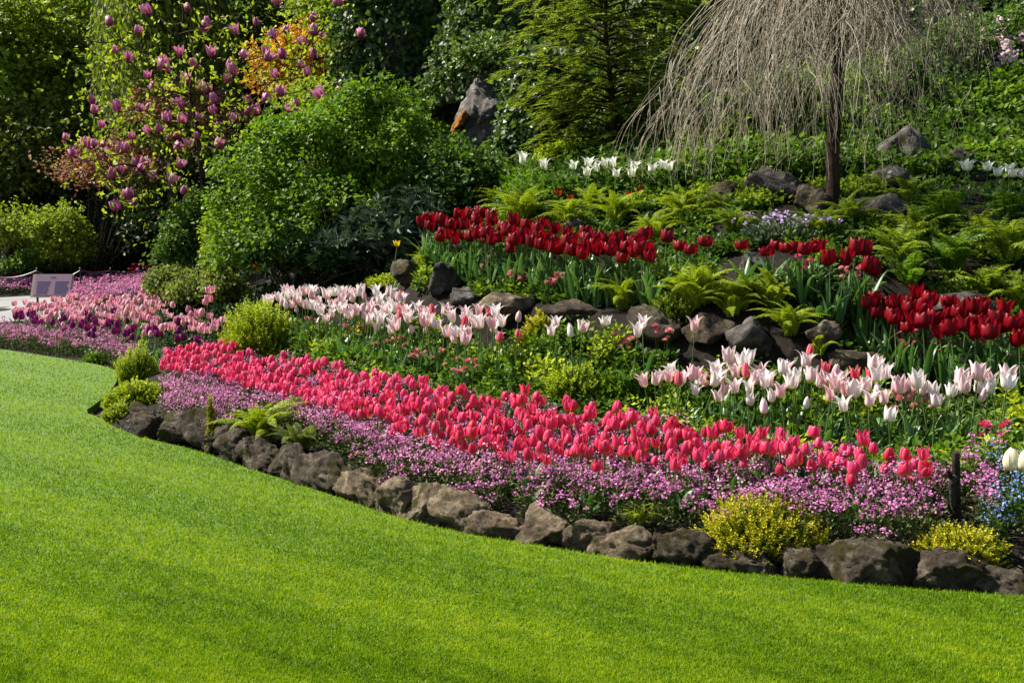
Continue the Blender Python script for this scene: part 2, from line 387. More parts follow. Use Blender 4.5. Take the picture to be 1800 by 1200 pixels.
def strip_points(S, n, dist, rng, skip=None):
    """evenly spread ground positions of the blooms of a drift"""
    N = 6000; px = rng.uniform(S.f[0, 0], S.f[-1, 0], N); v = rng.uniform(0, 1, N); p = S.bloom(px, v)
    a = S.bloom(px, np.ones(N)) - S.bloom(px, np.zeros(N)); wgt = np.abs(a[:, 1]) * p[:, 1]; wgt /= wgt.max()
    keep = rng.random(N) < wgt
    if skip is not None: keep &= ~skip(px, v)
    return poisson(p[keep], dist, n)

# ------------------------------------------------------------------ materials
leaf_mat("grass_blade", [(0.0, (0.062, 0.13, 0.002)), (0.5, (0.16, 0.27, 0.003)), (1.0, (0.33, 0.40, 0.014))], transl=0.4, rough=0.6, spec=0.10, rnd=0)
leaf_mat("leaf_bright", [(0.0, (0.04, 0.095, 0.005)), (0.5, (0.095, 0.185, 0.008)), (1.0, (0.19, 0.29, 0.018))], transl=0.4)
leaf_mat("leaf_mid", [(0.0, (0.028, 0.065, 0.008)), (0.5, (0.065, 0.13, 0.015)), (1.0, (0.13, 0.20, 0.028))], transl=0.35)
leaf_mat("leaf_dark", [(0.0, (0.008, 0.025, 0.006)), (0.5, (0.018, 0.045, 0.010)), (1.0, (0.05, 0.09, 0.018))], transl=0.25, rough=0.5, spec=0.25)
leaf_mat("leaf_ivy", [(0.0, (0.02, 0.045, 0.009)), (0.5, (0.06, 0.11, 0.02)), (1.0, (0.17, 0.23, 0.045))], transl=0.35, rough=0.45, spec=0.4)
leaf_mat("leaf_lime", [(0.0, (0.12, 0.18, 0.006)), (0.5, (0.27, 0.35, 0.012)), (1.0, (0.44, 0.48, 0.03))], transl=0.4)
leaf_mat("leaf_olive", [(0.0, (0.055, 0.085, 0.014)), (0.5, (0.13, 0.17, 0.026)), (1.0, (0.26, 0.28, 0.05))], transl=0.4)
leaf_mat("leaf_golden", [(0.0, (0.12, 0.17, 0.008)), (0.45, (0.46, 0.44, 0.010)), (1.0, (0.74, 0.56, 0.03))], transl=0.3)
leaf_mat("leaf_orange", [(0.0, (0.24, 0.12, 0.01)), (0.5, (0.46, 0.22, 0.02)), (1.0, (0.52, 0.38, 0.05))], transl=0.4)
leaf_mat("leaf_russet", [(0.0, (0.16, 0.06, 0.035)), (0.5, (0.30, 0.13, 0.09)), (1.0, (0.42, 0.24, 0.17))], transl=0.35)
leaf_mat("leaf_grey", [(0.0, (0.03, 0.05, 0.025)), (0.5, (0.075, 0.11, 0.06)), (1.0, (0.17, 0.21, 0.13))], transl=0.15, rough=0.45, spec=0.35)
leaf_mat("tulip_leaf", [(0.0, (0.03, 0.085, 0.02)), (0.5, (0.055, 0.14, 0.028)), (1.0, (0.12, 0.22, 0.06))], transl=0.3, rough=0.38, spec=0.5)
leaf_mat("stem_green", [(0.0, (0.05, 0.11, 0.02)), (1.0, (0.12, 0.2, 0.05))], transl=0.1)
leaf_mat("fmn_pink", [(0.0, (0.27, 0.06, 0.23)), (0.4, (0.48, 0.13, 0.36)), (0.8, (0.66, 0.24, 0.46)), (1.0, (0.78, 0.46, 0.62))], transl=0.3, tcol=1.1, rnd=0)
leaf_mat("fmn_blue", [(0.0, (0.10, 0.16, 0.5)), (0.6, (0.22, 0.32, 0.7)), (1.0, (0.5, 0.58, 0.85))], transl=0.3, rnd=0)
leaf_mat("leaf_fmn", [(0.0, (0.03, 0.05, 0.012)), (0.5, (0.075, 0.11, 0.025)), (1.0, (0.16, 0.19, 0.06))], transl=0.3, rnd=0)
leaf_mat("aubrieta", [(0.0, (0.30, 0.16, 0.45)), (1.0, (0.6, 0.42, 0.7))], transl=0.3, rnd=0)
leaf_mat("pale_blossom", [(0.0, (0.45, 0.25, 0.33)), (1.0, (0.75, 0.58, 0.62))], transl=0.3)
leaf_mat("daisy_pink", [(0.0, (0.62, 0.10, 0.18)), (0.5, (0.72, 0.25, 0.32)), (1.0, (0.80, 0.50, 0.52))], transl=0.2, tcol=1.0, rnd=0.7)
leaf_mat("daisy_magenta", [(0.0, (0.55, 0.02, 0.12)), (0.5, (0.72, 0.07, 0.22)), (1.0, (0.8, 0.22, 0.38))], transl=0.2, tcol=1.0, rnd=0.7)
leaf_mat("twig_pale", [(0.0, (0.11, 0.09, 0.06)), (0.5, (0.235, 0.195, 0.135)), (1.0, (0.45, 0.40, 0.31))], transl=0.0, rough=0.7, spec=0.25, rnd=0)
petal_mat("petal_coral", (0.80, 0.30, 0.02), (0.80, 0.045, 0.16), (0.86, 0.24, 0.34), b0=0.10, b1=0.36, hue2=(0.66, 0.022, 0.06))
petal_mat("petal_coral_base", (0.80, 0.30, 0.02), (0.80, 0.045, 0.16), (0.86, 0.24, 0.34), b0=0.10, b1=0.36)
petal_mat("petal_lily", (0.74, 0.72, 0.30), (0.86, 0.80, 0.77), (0.88, 0.84, 0.81), streak=(0.74, 0.20, 0.27), b0=0.05, b1=0.30, streak_w=0.75, hue2=(0.84, 0.68, 0.68))
petal_mat("petal_stripe", (0.72, 0.50, 0.16), (0.76, 0.045, 0.08), (0.84, 0.55, 0.52), b0=0.05, b1=0.22, hue2=(0.74, 0.09, 0.13))
petal_mat("petal_red", (0.06, 0.004, 0.004), (0.25, 0.0006, 0.006), (0.31, 0.0015, 0.010), b0=0.0, b1=0.2, hue2=(0.19, 0.0005, 0.008), transl=0.4)
petal_mat("petal_pink", (0.82, 0.70, 0.38), (0.80, 0.22, 0.38), (0.87, 0.58, 0.60), b0=0.15, b1=0.45, hue2=(0.84, 0.46, 0.54))
petal_mat("petal_purple", (0.10, 0.01, 0.06), (0.24, 0.006, 0.12), (0.33, 0.02, 0.19), b0=0.0, b1=0.2, hue2=(0.16, 0.005, 0.10))
petal_mat("petal_white", (0.62, 0.66, 0.22), (0.84, 0.84, 0.74), (0.86, 0.86, 0.78), b0=0.02, b1=0.35)
petal_mat("petal_cream", (0.75, 0.55, 0.12), (0.82, 0.76, 0.52), (0.84, 0.80, 0.62), b0=0.05, b1=0.35)
petal_mat("petal_yellow", (0.75, 0.5, 0.02), (0.8, 0.58, 0.02), (0.82, 0.64, 0.06))
petal_mat("petal_orange", (0.7, 0.25, 0.02), (0.75, 0.13, 0.01), (0.75, 0.2, 0.02))
petal_mat("petal_magnolia", (0.30, 0.03, 0.14), (0.72, 0.24, 0.42), (0.88, 0.64, 0.70), b0=0.1, b1=0.7, hue2=(0.54, 0.10, 0.27))
rock_mat("rock_edging", (0.038, 0.027, 0.017), (0.15, 0.11, 0.068), (0.34, 0.27, 0.18), moss=(0.05, 0.042, 0.010), moss_amt=0.15, scale=9, bump=1.0)
rock_mat("rock_mossy_shaded", (0.016, 0.012, 0.008), (0.06, 0.045, 0.03), (0.17, 0.14, 0.10), moss=(0.040, 0.031, 0.007), moss_amt=0.35, scale=9, bump=1.0)  # mossy stone; shade along the border is darkened into its base colours
rock_mat("rock_grey", (0.025, 0.022, 0.019), (0.085, 0.078, 0.07), (0.24, 0.23, 0.21), moss=(0.05, 0.05, 0.012), moss_amt=0.25, scale=8, bump=1.0)
rock_mat("rock_cliff", (0.018, 0.015, 0.013), (0.055, 0.047, 0.040), (0.16, 0.14, 0.12), scale=4.5, bump=1.0)
rock_mat("rock_slab", (0.022, 0.019, 0.016), (0.07, 0.062, 0.054), (0.24, 0.22, 0.20), scale=3.2, bump=1.0)
rock_mat("rock_orange", (0.05, 0.03, 0.015), (0.30, 0.12, 0.02), (0.5, 0.27, 0.07), scale=7, bump=1.0)
rock_mat("soil", (0.006, 0.0045, 0.003), (0.016, 0.011, 0.007), (0.036, 0.026, 0.017), scale=14, bump=1.0)
rock_mat("bark", (0.016, 0.009, 0.005), (0.04, 0.022, 0.012), (0.085, 0.05, 0.026), scale=9, bump=1.0)
rock_mat("bark_grey", (0.035, 0.03, 0.024), (0.09, 0.078, 0.062), (0.19, 0.17, 0.14), scale=9, bump=1.0)
rock_mat("old_wood", (0.012, 0.009, 0.007), (0.04, 0.03, 0.024), (0.12, 0.095, 0.07), scale=16, bump=1.0)
plain_mat("path_stone", (0.21, 0.205, 0.20), rough=0.85, var=0.15)
plain_mat("black_metal", (0.012, 0.012, 0.013), rough=0.4, spec=0.5, var=0.1)
plain_mat("sign_face", (0.28, 0.17, 0.22), rough=0.3, spec=0.5, var=0.04, scale=3, bump=0)
plain_mat("sign_text", (0.12, 0.085, 0.17), rough=0.4, var=0.15, bump=0)
plain_mat("sign_rim", (0.30, 0.23, 0.18), rough=0.5, var=0.1, bump=0)
plain_mat("sign_picture", (0.30, 0.26, 0.48), rough=0.3, var=0.35, scale=40, bump=0)

m = bpy.data.materials.new("lawn"); nt, N, L = nodes_of(m)        # short turf under the blades
tc = N.new("ShaderNodeTexCoord"); n1 = N.new("ShaderNodeTexNoise"); n1.inputs["Scale"].default_value = 90; n1.inputs["Detail"].default_value = 8
L.new(tc.outputs["Object"], n1.inputs["Vector"])
c = ramp(N, L, n1.outputs["Fac"], [(0.3, (0.03, 0.07, 0.004)), (0.55, (0.085, 0.165, 0.008)), (0.75, (0.16, 0.25, 0.015))])
b = N.new("ShaderNodeBsdfPrincipled"); b.inputs["Roughness"].default_value = 0.9; L.new(c, b.inputs["Base Color"])
bp = N.new("ShaderNodeBump"); bp.inputs["Strength"].default_value = 0.8; bp.inputs["Distance"].default_value = 0.02; L.new(n1.outputs["Fac"], bp.inputs["Height"]); L.new(bp.outputs[0], b.inputs["Normal"])
o = N.new("ShaderNodeOutputMaterial"); L.new(b.outputs[0], o.inputs[0]); MATS["lawn"] = m

# ------------------------------------------------------------------ the setting: ground, lawn, grass, path
xs = np.unique(np.concatenate([np.linspace(-60, -7, 45), np.linspace(-7, 5, 201), np.linspace(5, 60, 45)]))
ys = np.unique(np.concatenate([np.linspace(-12, 4, 12), np.linspace(4, 12.5, 171), np.linspace(12.5, 32, 90), np.linspace(32, 90, 30)]))
X, Y = np.meshgrid(xs, ys, indexing='ij'); Z = hz(X, Y)
Z = Z + 0.012 * sn(np.stack([X, Y], -1), 2.5, 3) * (Z > -0.05)
mb = MB(); mb.add(np.stack([X, Y, Z], -1), grid_faces(len(xs), len(ys)), smooth=True)
tag(mb.build("ground", "soil"), kind="structure")

bm = bmesh.new(); lp = [bm.verts.new((x, y, 0.0)) for x, y in LAWN_POLY]; f = bm.faces.new(lp)
if f.normal.z < 0: f.normal_flip()
bot = [bm.verts.new((v.co.x + 0.0, v.co.y, -0.09)) for v in lp]
for i in range(len(lp)):
    j = (i + 1) % len(lp); bm.faces.new((lp[i], lp[j], bot[j], bot[i]))
bmesh.ops.recalc_face_normals(bm, faces=bm.faces); bm.normal_update()
me = bpy.data.meshes.new("lawn"); bm.to_mesh(me); bm.free(); me.materials.append(MATS["lawn"])
tag(link("lawn", me), kind="structure")

r = np.random.default_rng(11)                                       # grass blades, denser near the camera
NB = 860000
px = r.uniform(-420, 2220, NB); py = 606 + (1290 - 606) * r.random(NB) ** 0.85
g = G(px, py); ok = inside(LAWN_POLY, g[:, 0], g[:, 1]) & (g[:, 1] < 17); g = g[ok]; n = len(g)
# overhanging fringe along the cut edge
g[:, :2] += r.normal(0, 0.006, (n, 2))
pos = np.column_stack([g, np.zeros(n)]); dist = g[:, 1]
hgt = r.uniform(0.009, 0.022, n) * (0.8 + 0.035 * dist); wd = 0.0016 * (0.5 + 0.22 * dist)
lean = r.normal(0, 0.55, (n, 3)); lean[:, 2] = 1.0; dr = unit(lean); a = r.uniform(0, TAU, n); sx = np.stack([np.cos(a), np.sin(a), 0 * a], -1)
v = np.empty((n, 3, 3)); v[:, 0] = pos - sx * wd[:, None]; v[:, 1] = pos + sx * wd[:, None]; v[:, 2] = pos + dr * hgt[:, None]
patch = 0.48 + 0.07 * sn(g, 0.5, 5) + 0.15 * sn(g * [1, 1.6], 2.0, 6) + 0.22 * sn(g, 7, 8)
stripe = 0.13 * np.tanh(2.5 * np.sin((g[:, 0] * 0.62 + g[:, 1] * 0.78) * TAU / 1.0))
tint = np.clip(patch + stripe + r.normal(0, 0.17, n), 0, 1); dry = r.random(n) < 0.02; tint[dry] = 1.0
mb = MB(); mb.add(v, np.arange(n * 3).reshape(n, 3), np.repeat(tint, 3))
tag(mb.build("grass", "grass_blade"), "short mown bright green grass blades covering the curving lawn", "grass", kind="stuff")

mb = MB()                                                            # pale path at the far left
q = np.concatenate([P(np.linspace(-420, 120, 25), np.full(25, 566), 18.6 + np.linspace(-.6, .6, 25)), P(np.linspace(-420, 120, 25), np.full(25, 536), 23.5 + np.linspace(-.6, .6, 25))])
q[:25, 2] = hz(q[:25, 0], q[:25, 1]) ; q[25:, 2] = hz(q[25:, 0], q[25:, 1])
zz = max(q[:, 2].max(), 0.06); grid = q.reshape(2, 25, 3); gr = np.stack([grid[0] * (1 - t) + grid[1] * t for t in np.linspace(0, 1, 12)])
gr[..., 2] = hz(gr[..., 0], gr[..., 1]) + 0.03
mb.add(gr, grid_faces(12, 25), smooth=True); tag(mb.build("path", "path_stone"), kind="structure")

# ------------------------------------------------------------------ rocks
def rock_mesh(size, seed, sub=4, cuts=12, strata=0.0, layer=0.0, rough=0.16):
    """angular boulder: rounded box cut by random planes, then broken up by fractal noise and tilted layers"""
    r = np.random.default_rng(seed); v, f = ICO[sub]; v = v.copy()
    v = np.sign(v) * np.abs(v) ** 0.85; v /= np.abs(v).max(0)
    for _ in range(cuts):
        n = unit(r.normal(size=3) * [1, 1, 0.9]); k = r.uniform(0.5, 0.82)
        d = v @ n; ov = np.maximum(d - k, 0); v -= ov[:, None] * n * 0.97
    sz = np.asarray(size) / 2; v = v * sz; s = float(np.mean(sz))
    nr = unit(v / sz ** 2); off = Vector(r.uniform(-50, 50, 3))
    h = np.array([mnoise.fractal(Vector(p / s) * 1.3 + off, 0.9, 2.1, 6) for p in v])
    h2 = np.array([mnoise.ridged_multi_fractal(Vector(p / s) * 1.1 + off, 1.0, 2.0, 4, 1.0, 2.0) for p in v]) - 1.0
    h3 = np.array([mnoise.fractal(Vector(p / s) * 5.5 + off, 0.7, 2.2, 5) for p in v]) if sub > 3 else 0 * h
    crack = np.array([mnoise.voronoi(Vector(p / s) * 1.9 + off)[0] for p in v]); crack = np.minimum(crack[:, 1] - crack[:, 0], 0.16) / 0.16 - 1
    v = v + nr * (s * rough * (h * 0.75 - 0.2 * h2 + 0.24 * h3 + 0.22 * crack))[:, None]
    if strata:
        dn = np.array([math.sin(layer), 0.25, math.cos(layer)]); u = (v @ dn) / s * 5 + 2 * h
        v = v + nr * (s * strata * (np.abs((u % 1) - 0.5) - 0.25))[:, None]
    mb = MB(); mb.add(v, f, smooth=True); return mb

def rock(label, loc, size, seed, mat="rock_edging", rz=0.0, tilt=(0, 0), group=None, **kw):
    o = rock_mesh(size, seed, **kw).build("rock", mat, None, (0, 0, 0)); o.location = loc; o.rotation_euler = (tilt[0], tilt[1], rz)
    return tag(o, label, "rock", group)

ek = np.array(EDGE[0:14])[::-1]
# edging stones: (photo x of the middle, top row, width in photo pixels, label)
EDGE_STONES = [
    (232, 700, 84, 0, "grey capped mossy edging stone ending the border, under a lime green mound"),
    (286, 716, 66, 1, "slanting mossy brown edging stone second from the lawn notch"),
    (336, 722, 76, 1, "grey topped slanted edging stone with brown moss on its front"),
    (392, 740, 62, 1, "narrow upright dark edging stone beside the trailing yellow creeper"),
    (432, 772, 62, 1, "small brown edging stone under the overhanging lime fern"),
    (478, 782, 66, 0, "dark square edging stone with lime fern fronds above it"),
    (540, 790, 105, 0, "wide low mossy black edging stone between lime fern and big tan boulder"),
    (606, 815, 125, 2, "big rounded tan edging boulder with cracked pitted face"),
    (674, 836, 66, 2, "upright square edging stone with a flat top and dark side"),
    (722, 850, 88, 2, "smooth domed tan edging stone leaning on a blocky neighbour"),
    (780, 862, 88, 2, "blocky edging stone with an olive moss patch and dark right face"),
    (850, 890, 100, 2, "low humped tan edging stone with a rubbly shoulder"),
    (936, 888, 110, 2, "peaked wedge shaped edging stone with brown moss at its foot"),
    (1003, 902, 84, 2, "boxy edging stone with flat top and dark shaded side under forget-me-nots"),
    (1090, 908, 108, 2, "wide rounded edging stone behind the small pale fern"),
    (1188, 922, 112, 0, "dark mossy edging stone just before the large yellow heather"),
    (1300, 948, 130, 0, "shaded edging stone below the large yellow heather"),
    (1404, 960, 96, 0, "dark edging stone at the far foot of the large yellow heather"),
    (1528, 948, 175, 0, "long dark layered edging stone between the two yellow heathers"),
    (1668, 968, 130, 0, "shaded edging stone below the small yellow heather"),
    (1778, 980, 110, 0, "dark edging stone past the small yellow heather by blue flowers"),
    (1885, 988, 120, 0, "dark edging stone at the far end of the border"),
    (2000, 992, 130, 0, "brown edging stone beyond the blue flowers"), (2115, 1002, 120, 0, "squat edging stone beyond the blue flowers"), (2240, 1010, 140, 0, "long edging stone farthest beyond the blue flowers"), (2370, 1020, 130, 0, "last edging stone of the border past the blue flowers"),
]
for i, (px, top, w, kind, lab) in enumerate(EDGE_STONES):
    base = np.interp(px, ek[:, 0], ek[:, 1]); g0 = G(px, base); d = g0[1]; m = d / FPX
    e1, e2 = G(px - 30, np.interp(px - 30, ek[:, 0], ek[:, 1])), G(px + 30, np.interp(px + 30, ek[:, 0], ek[:, 1]))
    t = unit(e2 - e1); nrm = np.array([-t[1], t[0]]);  nrm = nrm if nrm[1] > 0 else -nrm
    length = w * m / max(0.45, abs(t[0])) * (1.28 if kind != 1 else 1.4); depth = 0.28
    c = g0 + nrm * (depth * 0.44); topz = P(px, top, d + 0.14)[2]; hgt = topz + 0.09
    rock(lab, (c[0], c[1], topz / 2 - 0.045), (length, depth, hgt * 1.04), 100 + i * 3, "rock_mossy_shaded" if kind < 2 else "rock_edging", math.atan2(t[1], t[0]),
         (0, (0.22, 0.38, -0.06, 0.1, 0.0)[0 if kind == 1 else (i % 3) + 2] if kind != 0 else 0.05), "stones edging the lawn", strata=0.10 if kind < 2 else 0.05, layer=0.7, cuts=10, rough=0.2, sub=5)

# stones of the rockery: px, py of centre, distance, width px, height px, depth m, material, label
for i, (px, py, d, w, h, dp, mt, lab) in enumerate([
    (782, 494, 9.7, 66, 66, 0.3, "rock_cliff", "dark pointed rock standing at the near end of the red tulips"),
    (722, 482, 10.1, 90, 50, 0.4, "rock_mossy_shaded", "mossy rounded rock beside the single yellow flower"),
    (818, 522, 9.3, 80, 40, 0.35, "rock_grey", "grey rounded ledge rock behind striped tulips"),
    (895, 545, 9.0, 140, 50, 0.45, "rock_edging", "long flat brown ledge rock behind white tulips"),
    (1010, 548, 8.75, 130, 46, 0.45, "rock_mossy_shaded", "dark flat ledge rock behind the golden shrublet"),
    (1140, 572, 8.4, 130, 66, 0.45, "rock_mossy_shaded", "deeply shaded ledge rock under two lime ferns"),
    (1245, 575, 8.2, 100, 50, 0.4, "rock_mossy_shaded", "shaded ledge rock behind a lone white tulip"),
    (1312, 598, 7.85, 108, 96, 0.45, "rock_cliff", "rugged dark grey boulder above the blush tulips"),
    (1442, 590, 7.9, 78, 52, 0.35, "rock_edging", "brown sloping rock next to lime fern and small fern frond"),
    (1500, 630, 7.4, 120, 50, 0.4, "rock_mossy_shaded", "low dark rock below the rounded green tulip leaves"),
    (1322, 470, 8.8, 70, 60, 0.3, "rock_grey", "pale grey rock among the scattered red tulips"),
    (1012, 398, 10.2, 60, 40, 0.3, "rock_grey", "pinkish grey rock behind the massed red tulips"),
    (1270, 345, 10.6, 100, 50, 0.5, "rock_mossy_shaded", "mossy brown rock under the tips of the weeping branches"),
    (1355, 330, 10.5, 120, 80, 0.5, "rock_cliff", "black shaded rock on the near side of the weeping tree trunk"),
    (1420, 355, 10.2, 70, 60, 0.5, "rock_mossy_shaded", "mossy rock at the foot of the weeping tree trunk"),
    (1590, 275, 11.2, 150, 110, 0.6, "rock_grey", "large pale grey craggy rock behind weeping tree trunk"),
    (1560, 322, 10.7, 110, 60, 0.5, "rock_grey", "light grey slab below the craggy rock"),
    (1680, 292, 11.2, 130, 70, 0.6, "rock_cliff", "dark brown rock behind pale cream tulips"),
    (1756, 220, 11.9, 72, 46, 0.4, "rock_grey", "pale bluish rock lit by sun high on the bank"),
    (1250, 270, 11.4, 60, 34, 0.4, "rock_grey", "small pale rock seen between weeping branches"),
    (1775, 250, 11.6, 120, 36, 0.4, "rock_mossy_shaded", "yellow mossy rock at the edge of the high bank"),
    (1540, 370, 9.9, 140, 60, 0.5, "rock_cliff", "black rock in the hollow below the pale grey slab"),
    (1690, 545, 8.2, 220, 70, 0.4, "rock_cliff", "dark shaded rock behind the second red tulip drift"),
]):
    c = hit(px, py + h * 0.25, d); m = c[1] / FPX; c[2] = P(px, py, c[1])[2]
    rock(lab, c, (w * m * 0.95, dp, h * m * 1.1), 300 + i * 5, mt, R0.uniform(-0.5, 0.5), (R0.uniform(-.1, .1), R0.uniform(-.15, .15)), None, strata=0.08, layer=0.5, cuts=12, rough=0.22, sub=4)
rock("bare grey cliff rock slab between two ivy clad pinnacles", P(850, 232, 15.0), (1.15, 0.9, 2.15), 777, "rock_slab", 0.35, (0.1, 0.46), None, strata=0.12, layer=-0.9, cuts=16, rough=0.15, sub=5)
rock("rusty orange rock face beside the bare grey cliff slab", P(809, 212, 14.85), (0.13, 0.3, 0.46), 778, "rock_orange", 0.2, (0.0, 0.5), None, strata=0.14, cuts=16, rough=0.3, sub=4)

# ------------------------------------------------------------------ ivy clad pinnacles and wooded bank
def pinnacle(label, bot, top, rb, rt, seed, n, leaf, flat=0.7):
    """bot/top: world centres; a rough rock cone under a coat of ivy"""
    root = thing("ivy_clad_rock", label, "rock", tuple(bot)); r = np.random.default_rng(seed)
    nu, nv = 26, 40; t = np.linspace(0, 1, nu)[:, None]; th = np.linspace(0, TAU, nv)[None]
    def surf(t, th):
        c = bot + (top - bot) * t[..., None]; rad = rb + (rt - rb) * t ** 0.8
        dirv = np.stack([np.cos(th), np.sin(th) * flat, 0 * th], -1)
        k = 1 + 0.16 * sn(np.stack([np.cos(th) * 1.3, np.sin(th) * 1.3, t * 2.4], -1), 0.9, seed, 3) + 0.05 * sn(np.stack([np.cos(th), np.sin(th), t * 2.4], -1), 4, seed + 1, 2)
        return c + dirv * (rad * k)[..., None]
    T, TH = np.broadcast_arrays(t, th); mb = MB(); mb.add(surf(T, TH), grid_faces(nu, nv), smooth=True)
    cap = surf(np.full(nv, 1.0), th[0]); mb.add(np.vstack([cap, cap.mean(0) + [0, 0, rt * .4]]), np.array([[i, i + 1, nv] for i in range(nv - 1)]))
    mb.build("rock", "rock_cliff", root, bot)
    tt = r.uniform(0, 1, n); ta = r.uniform(0, TAU, n); p = surf(tt, ta); e = 1e-3
    nrm = unit(np.cross(surf(tt, ta + e) - p, surf(np.minimum(tt + e, 1.001), ta) - p)); out = np.stack([np.cos(ta), np.sin(ta), 0 * ta], -1); nrm *= np.sign((nrm * out).sum(1))[:, None]
    cl = sn(p, 1.1, seed + 5); ok = cl + r.normal(0, 0.35, n) > -0.75; p, nrm, cl = p[ok], nrm[ok], cl[ok]; k = len(p)
    p = p + nrm * np.abs(r.normal(0.03, 0.07, k))[:, None] + nrm * (0.10 * np.maximum(0, sn(p, 2.0, seed + 7)))[:, None]
    d = unit(np.array([0, 0, -0.5]) + nrm * 0.5 + r.normal(0, 0.55, (k, 3))); up = unit(nrm + r.normal(0, 0.45, (k, 3)))
    mb = MB(); leaves(mb, p, d, up, leaf * r.uniform(0.6, 1.35, k), 0.42, 0.08, np.clip(0.45 + 0.2 * cl + r.normal(0, 0.22, k), 0, 1))
    mb.build("ivy", "leaf_ivy", root, bot); return root

pinnacle("broad dark ivy clad pinnacle towering behind the bright green shrub", P(698, 330, 18.0), P(715, -130, 18.0), 1.05, 0.75, 31, 21000, 0.095)
pinnacle("ivy clad pinnacle leaning over the bare grey rock slab", P(880, 190, 16.6), P(905, -140, 16.6), 1.12, 0.55, 32, 17000, 0.085)
pinnacle("slender ivy clad column between the grey rock slab and the feathery conifer", P(932, 370, 14.4), P(965, 90, 14.4), 0.56, 0.30, 33, 12000, 0.08)
pinnacle("dark ivy clad crag behind the top of the weeping tree", P(1230, 200, 18.5), P(1240, -160, 18.5), 1.6, 1.2, 34, 16000, 0.10)

r = np.random.default_rng(41)                                           # ivy and scrub on the steep bank at the back
n = 190000; x = r.uniform(-24, 14, n); y = cliff_y(x) + r.uniform(-0.6, 6.6, n)
vis = np.abs(x / y) < 0.56; x, y = x[vis], y[vis]; n = len(x)
z = hz(x, y); e = 0.05; nx = -(hz(x + e, y) - z) / e; ny = -(hz(x, y + e) - z) / e; nrm = unit(np.stack([nx, ny, np.ones(n)], -1))
p = np.stack([x, y, z], -1); cl = sn(p, 0.45, 42); p = p + nrm * (0.05 + 0.35 * np.maximum(cl, 0) + np.abs(r.normal(0, 0.10, n)))[:, None]
mb = MB(); leaves(mb, p, unit(nrm * 0.6 + r.normal(0, 0.6, (n, 3)) + [0, 0, -0.3]), unit(nrm + r.normal(0, 0.5, (n, 3))), r.uniform(0.07, 0.16, n) * (1 + (y > 24) * 0.9), 0.42, 0.08, np.clip(0.42 + 0.22 * cl + r.normal(0, 0.2, n), 0, 1))
tag(mb.build("undergrowth", "leaf_ivy"), "dark ivy and scrub covering the steep quarry bank behind the garden", "undergrowth", kind="stuff")

# ------------------------------------------------------------------ trees and shrubs with leaf crowns
def crown_points(blobs, n_cl, per, rcl, rng, gap=0.0, gfreq=0.8, seed=0, inner=0.35):
    """leaf positions in clumps spread through a union of ellipsoids (c, radii)"""
    C = np.array([b[0] for b in blobs]); RR = np.array([b[1] for b in blobs]); w = (RR[:, 0] * RR[:, 1] * RR[:, 2]) ** (2 / 3); w /= w.sum()
    i = rng.choice(len(blobs), n_cl, p=w); u = unit(rng.normal(size=(n_cl, 3))); u[:, 2] = np.where(u[:, 2] < -0.3, -u[:, 2] * rng.uniform(-0.6, 1, n_cl), u[:, 2])
    rad = np.where(rng.random(n_cl) < inner, rng.uniform(0.3, 0.8, n_cl), rng.uniform(0.78, 1.10, n_cl))
    c = C[i] + u * RR[i] * rad[:, None]; k = 1 + 0.26 * sn(c, gfreq * 1.5, seed + 3)
    c = C[i] + (c - C[i]) * k[:, None]
    if gap: ok = sn(c, gfreq, seed) > gap; c, u = c[ok], u[ok]
    m = len(c); ct = rng.normal(0, 0.16, m) + 0.14 * sn(c, 0.7, seed + 9)
    ax = unit(u + [0, 0, 0.45] + rng.normal(0, 0.45, (m, 3))); tt = rng.uniform(-1.0, 2.0, (m * per, 1)); pos = np.repeat(c, per, 0) + np.repeat(ax, per, 0) * tt * rcl * 1.15 + rng.normal(0, 1, (m * per, 3)) * rcl * (0.75 - 0.22 * tt); out = np.repeat(u, per, 0)
    return pos, out, np.repeat(ct, per)

def blob(px, py, d, rx, ry, rd=None):
    m = d / FPX; c = P(px, py, d); return (c, np.array([rx * m, rd if rd else (rx + ry) / 2 * m, ry * m]))

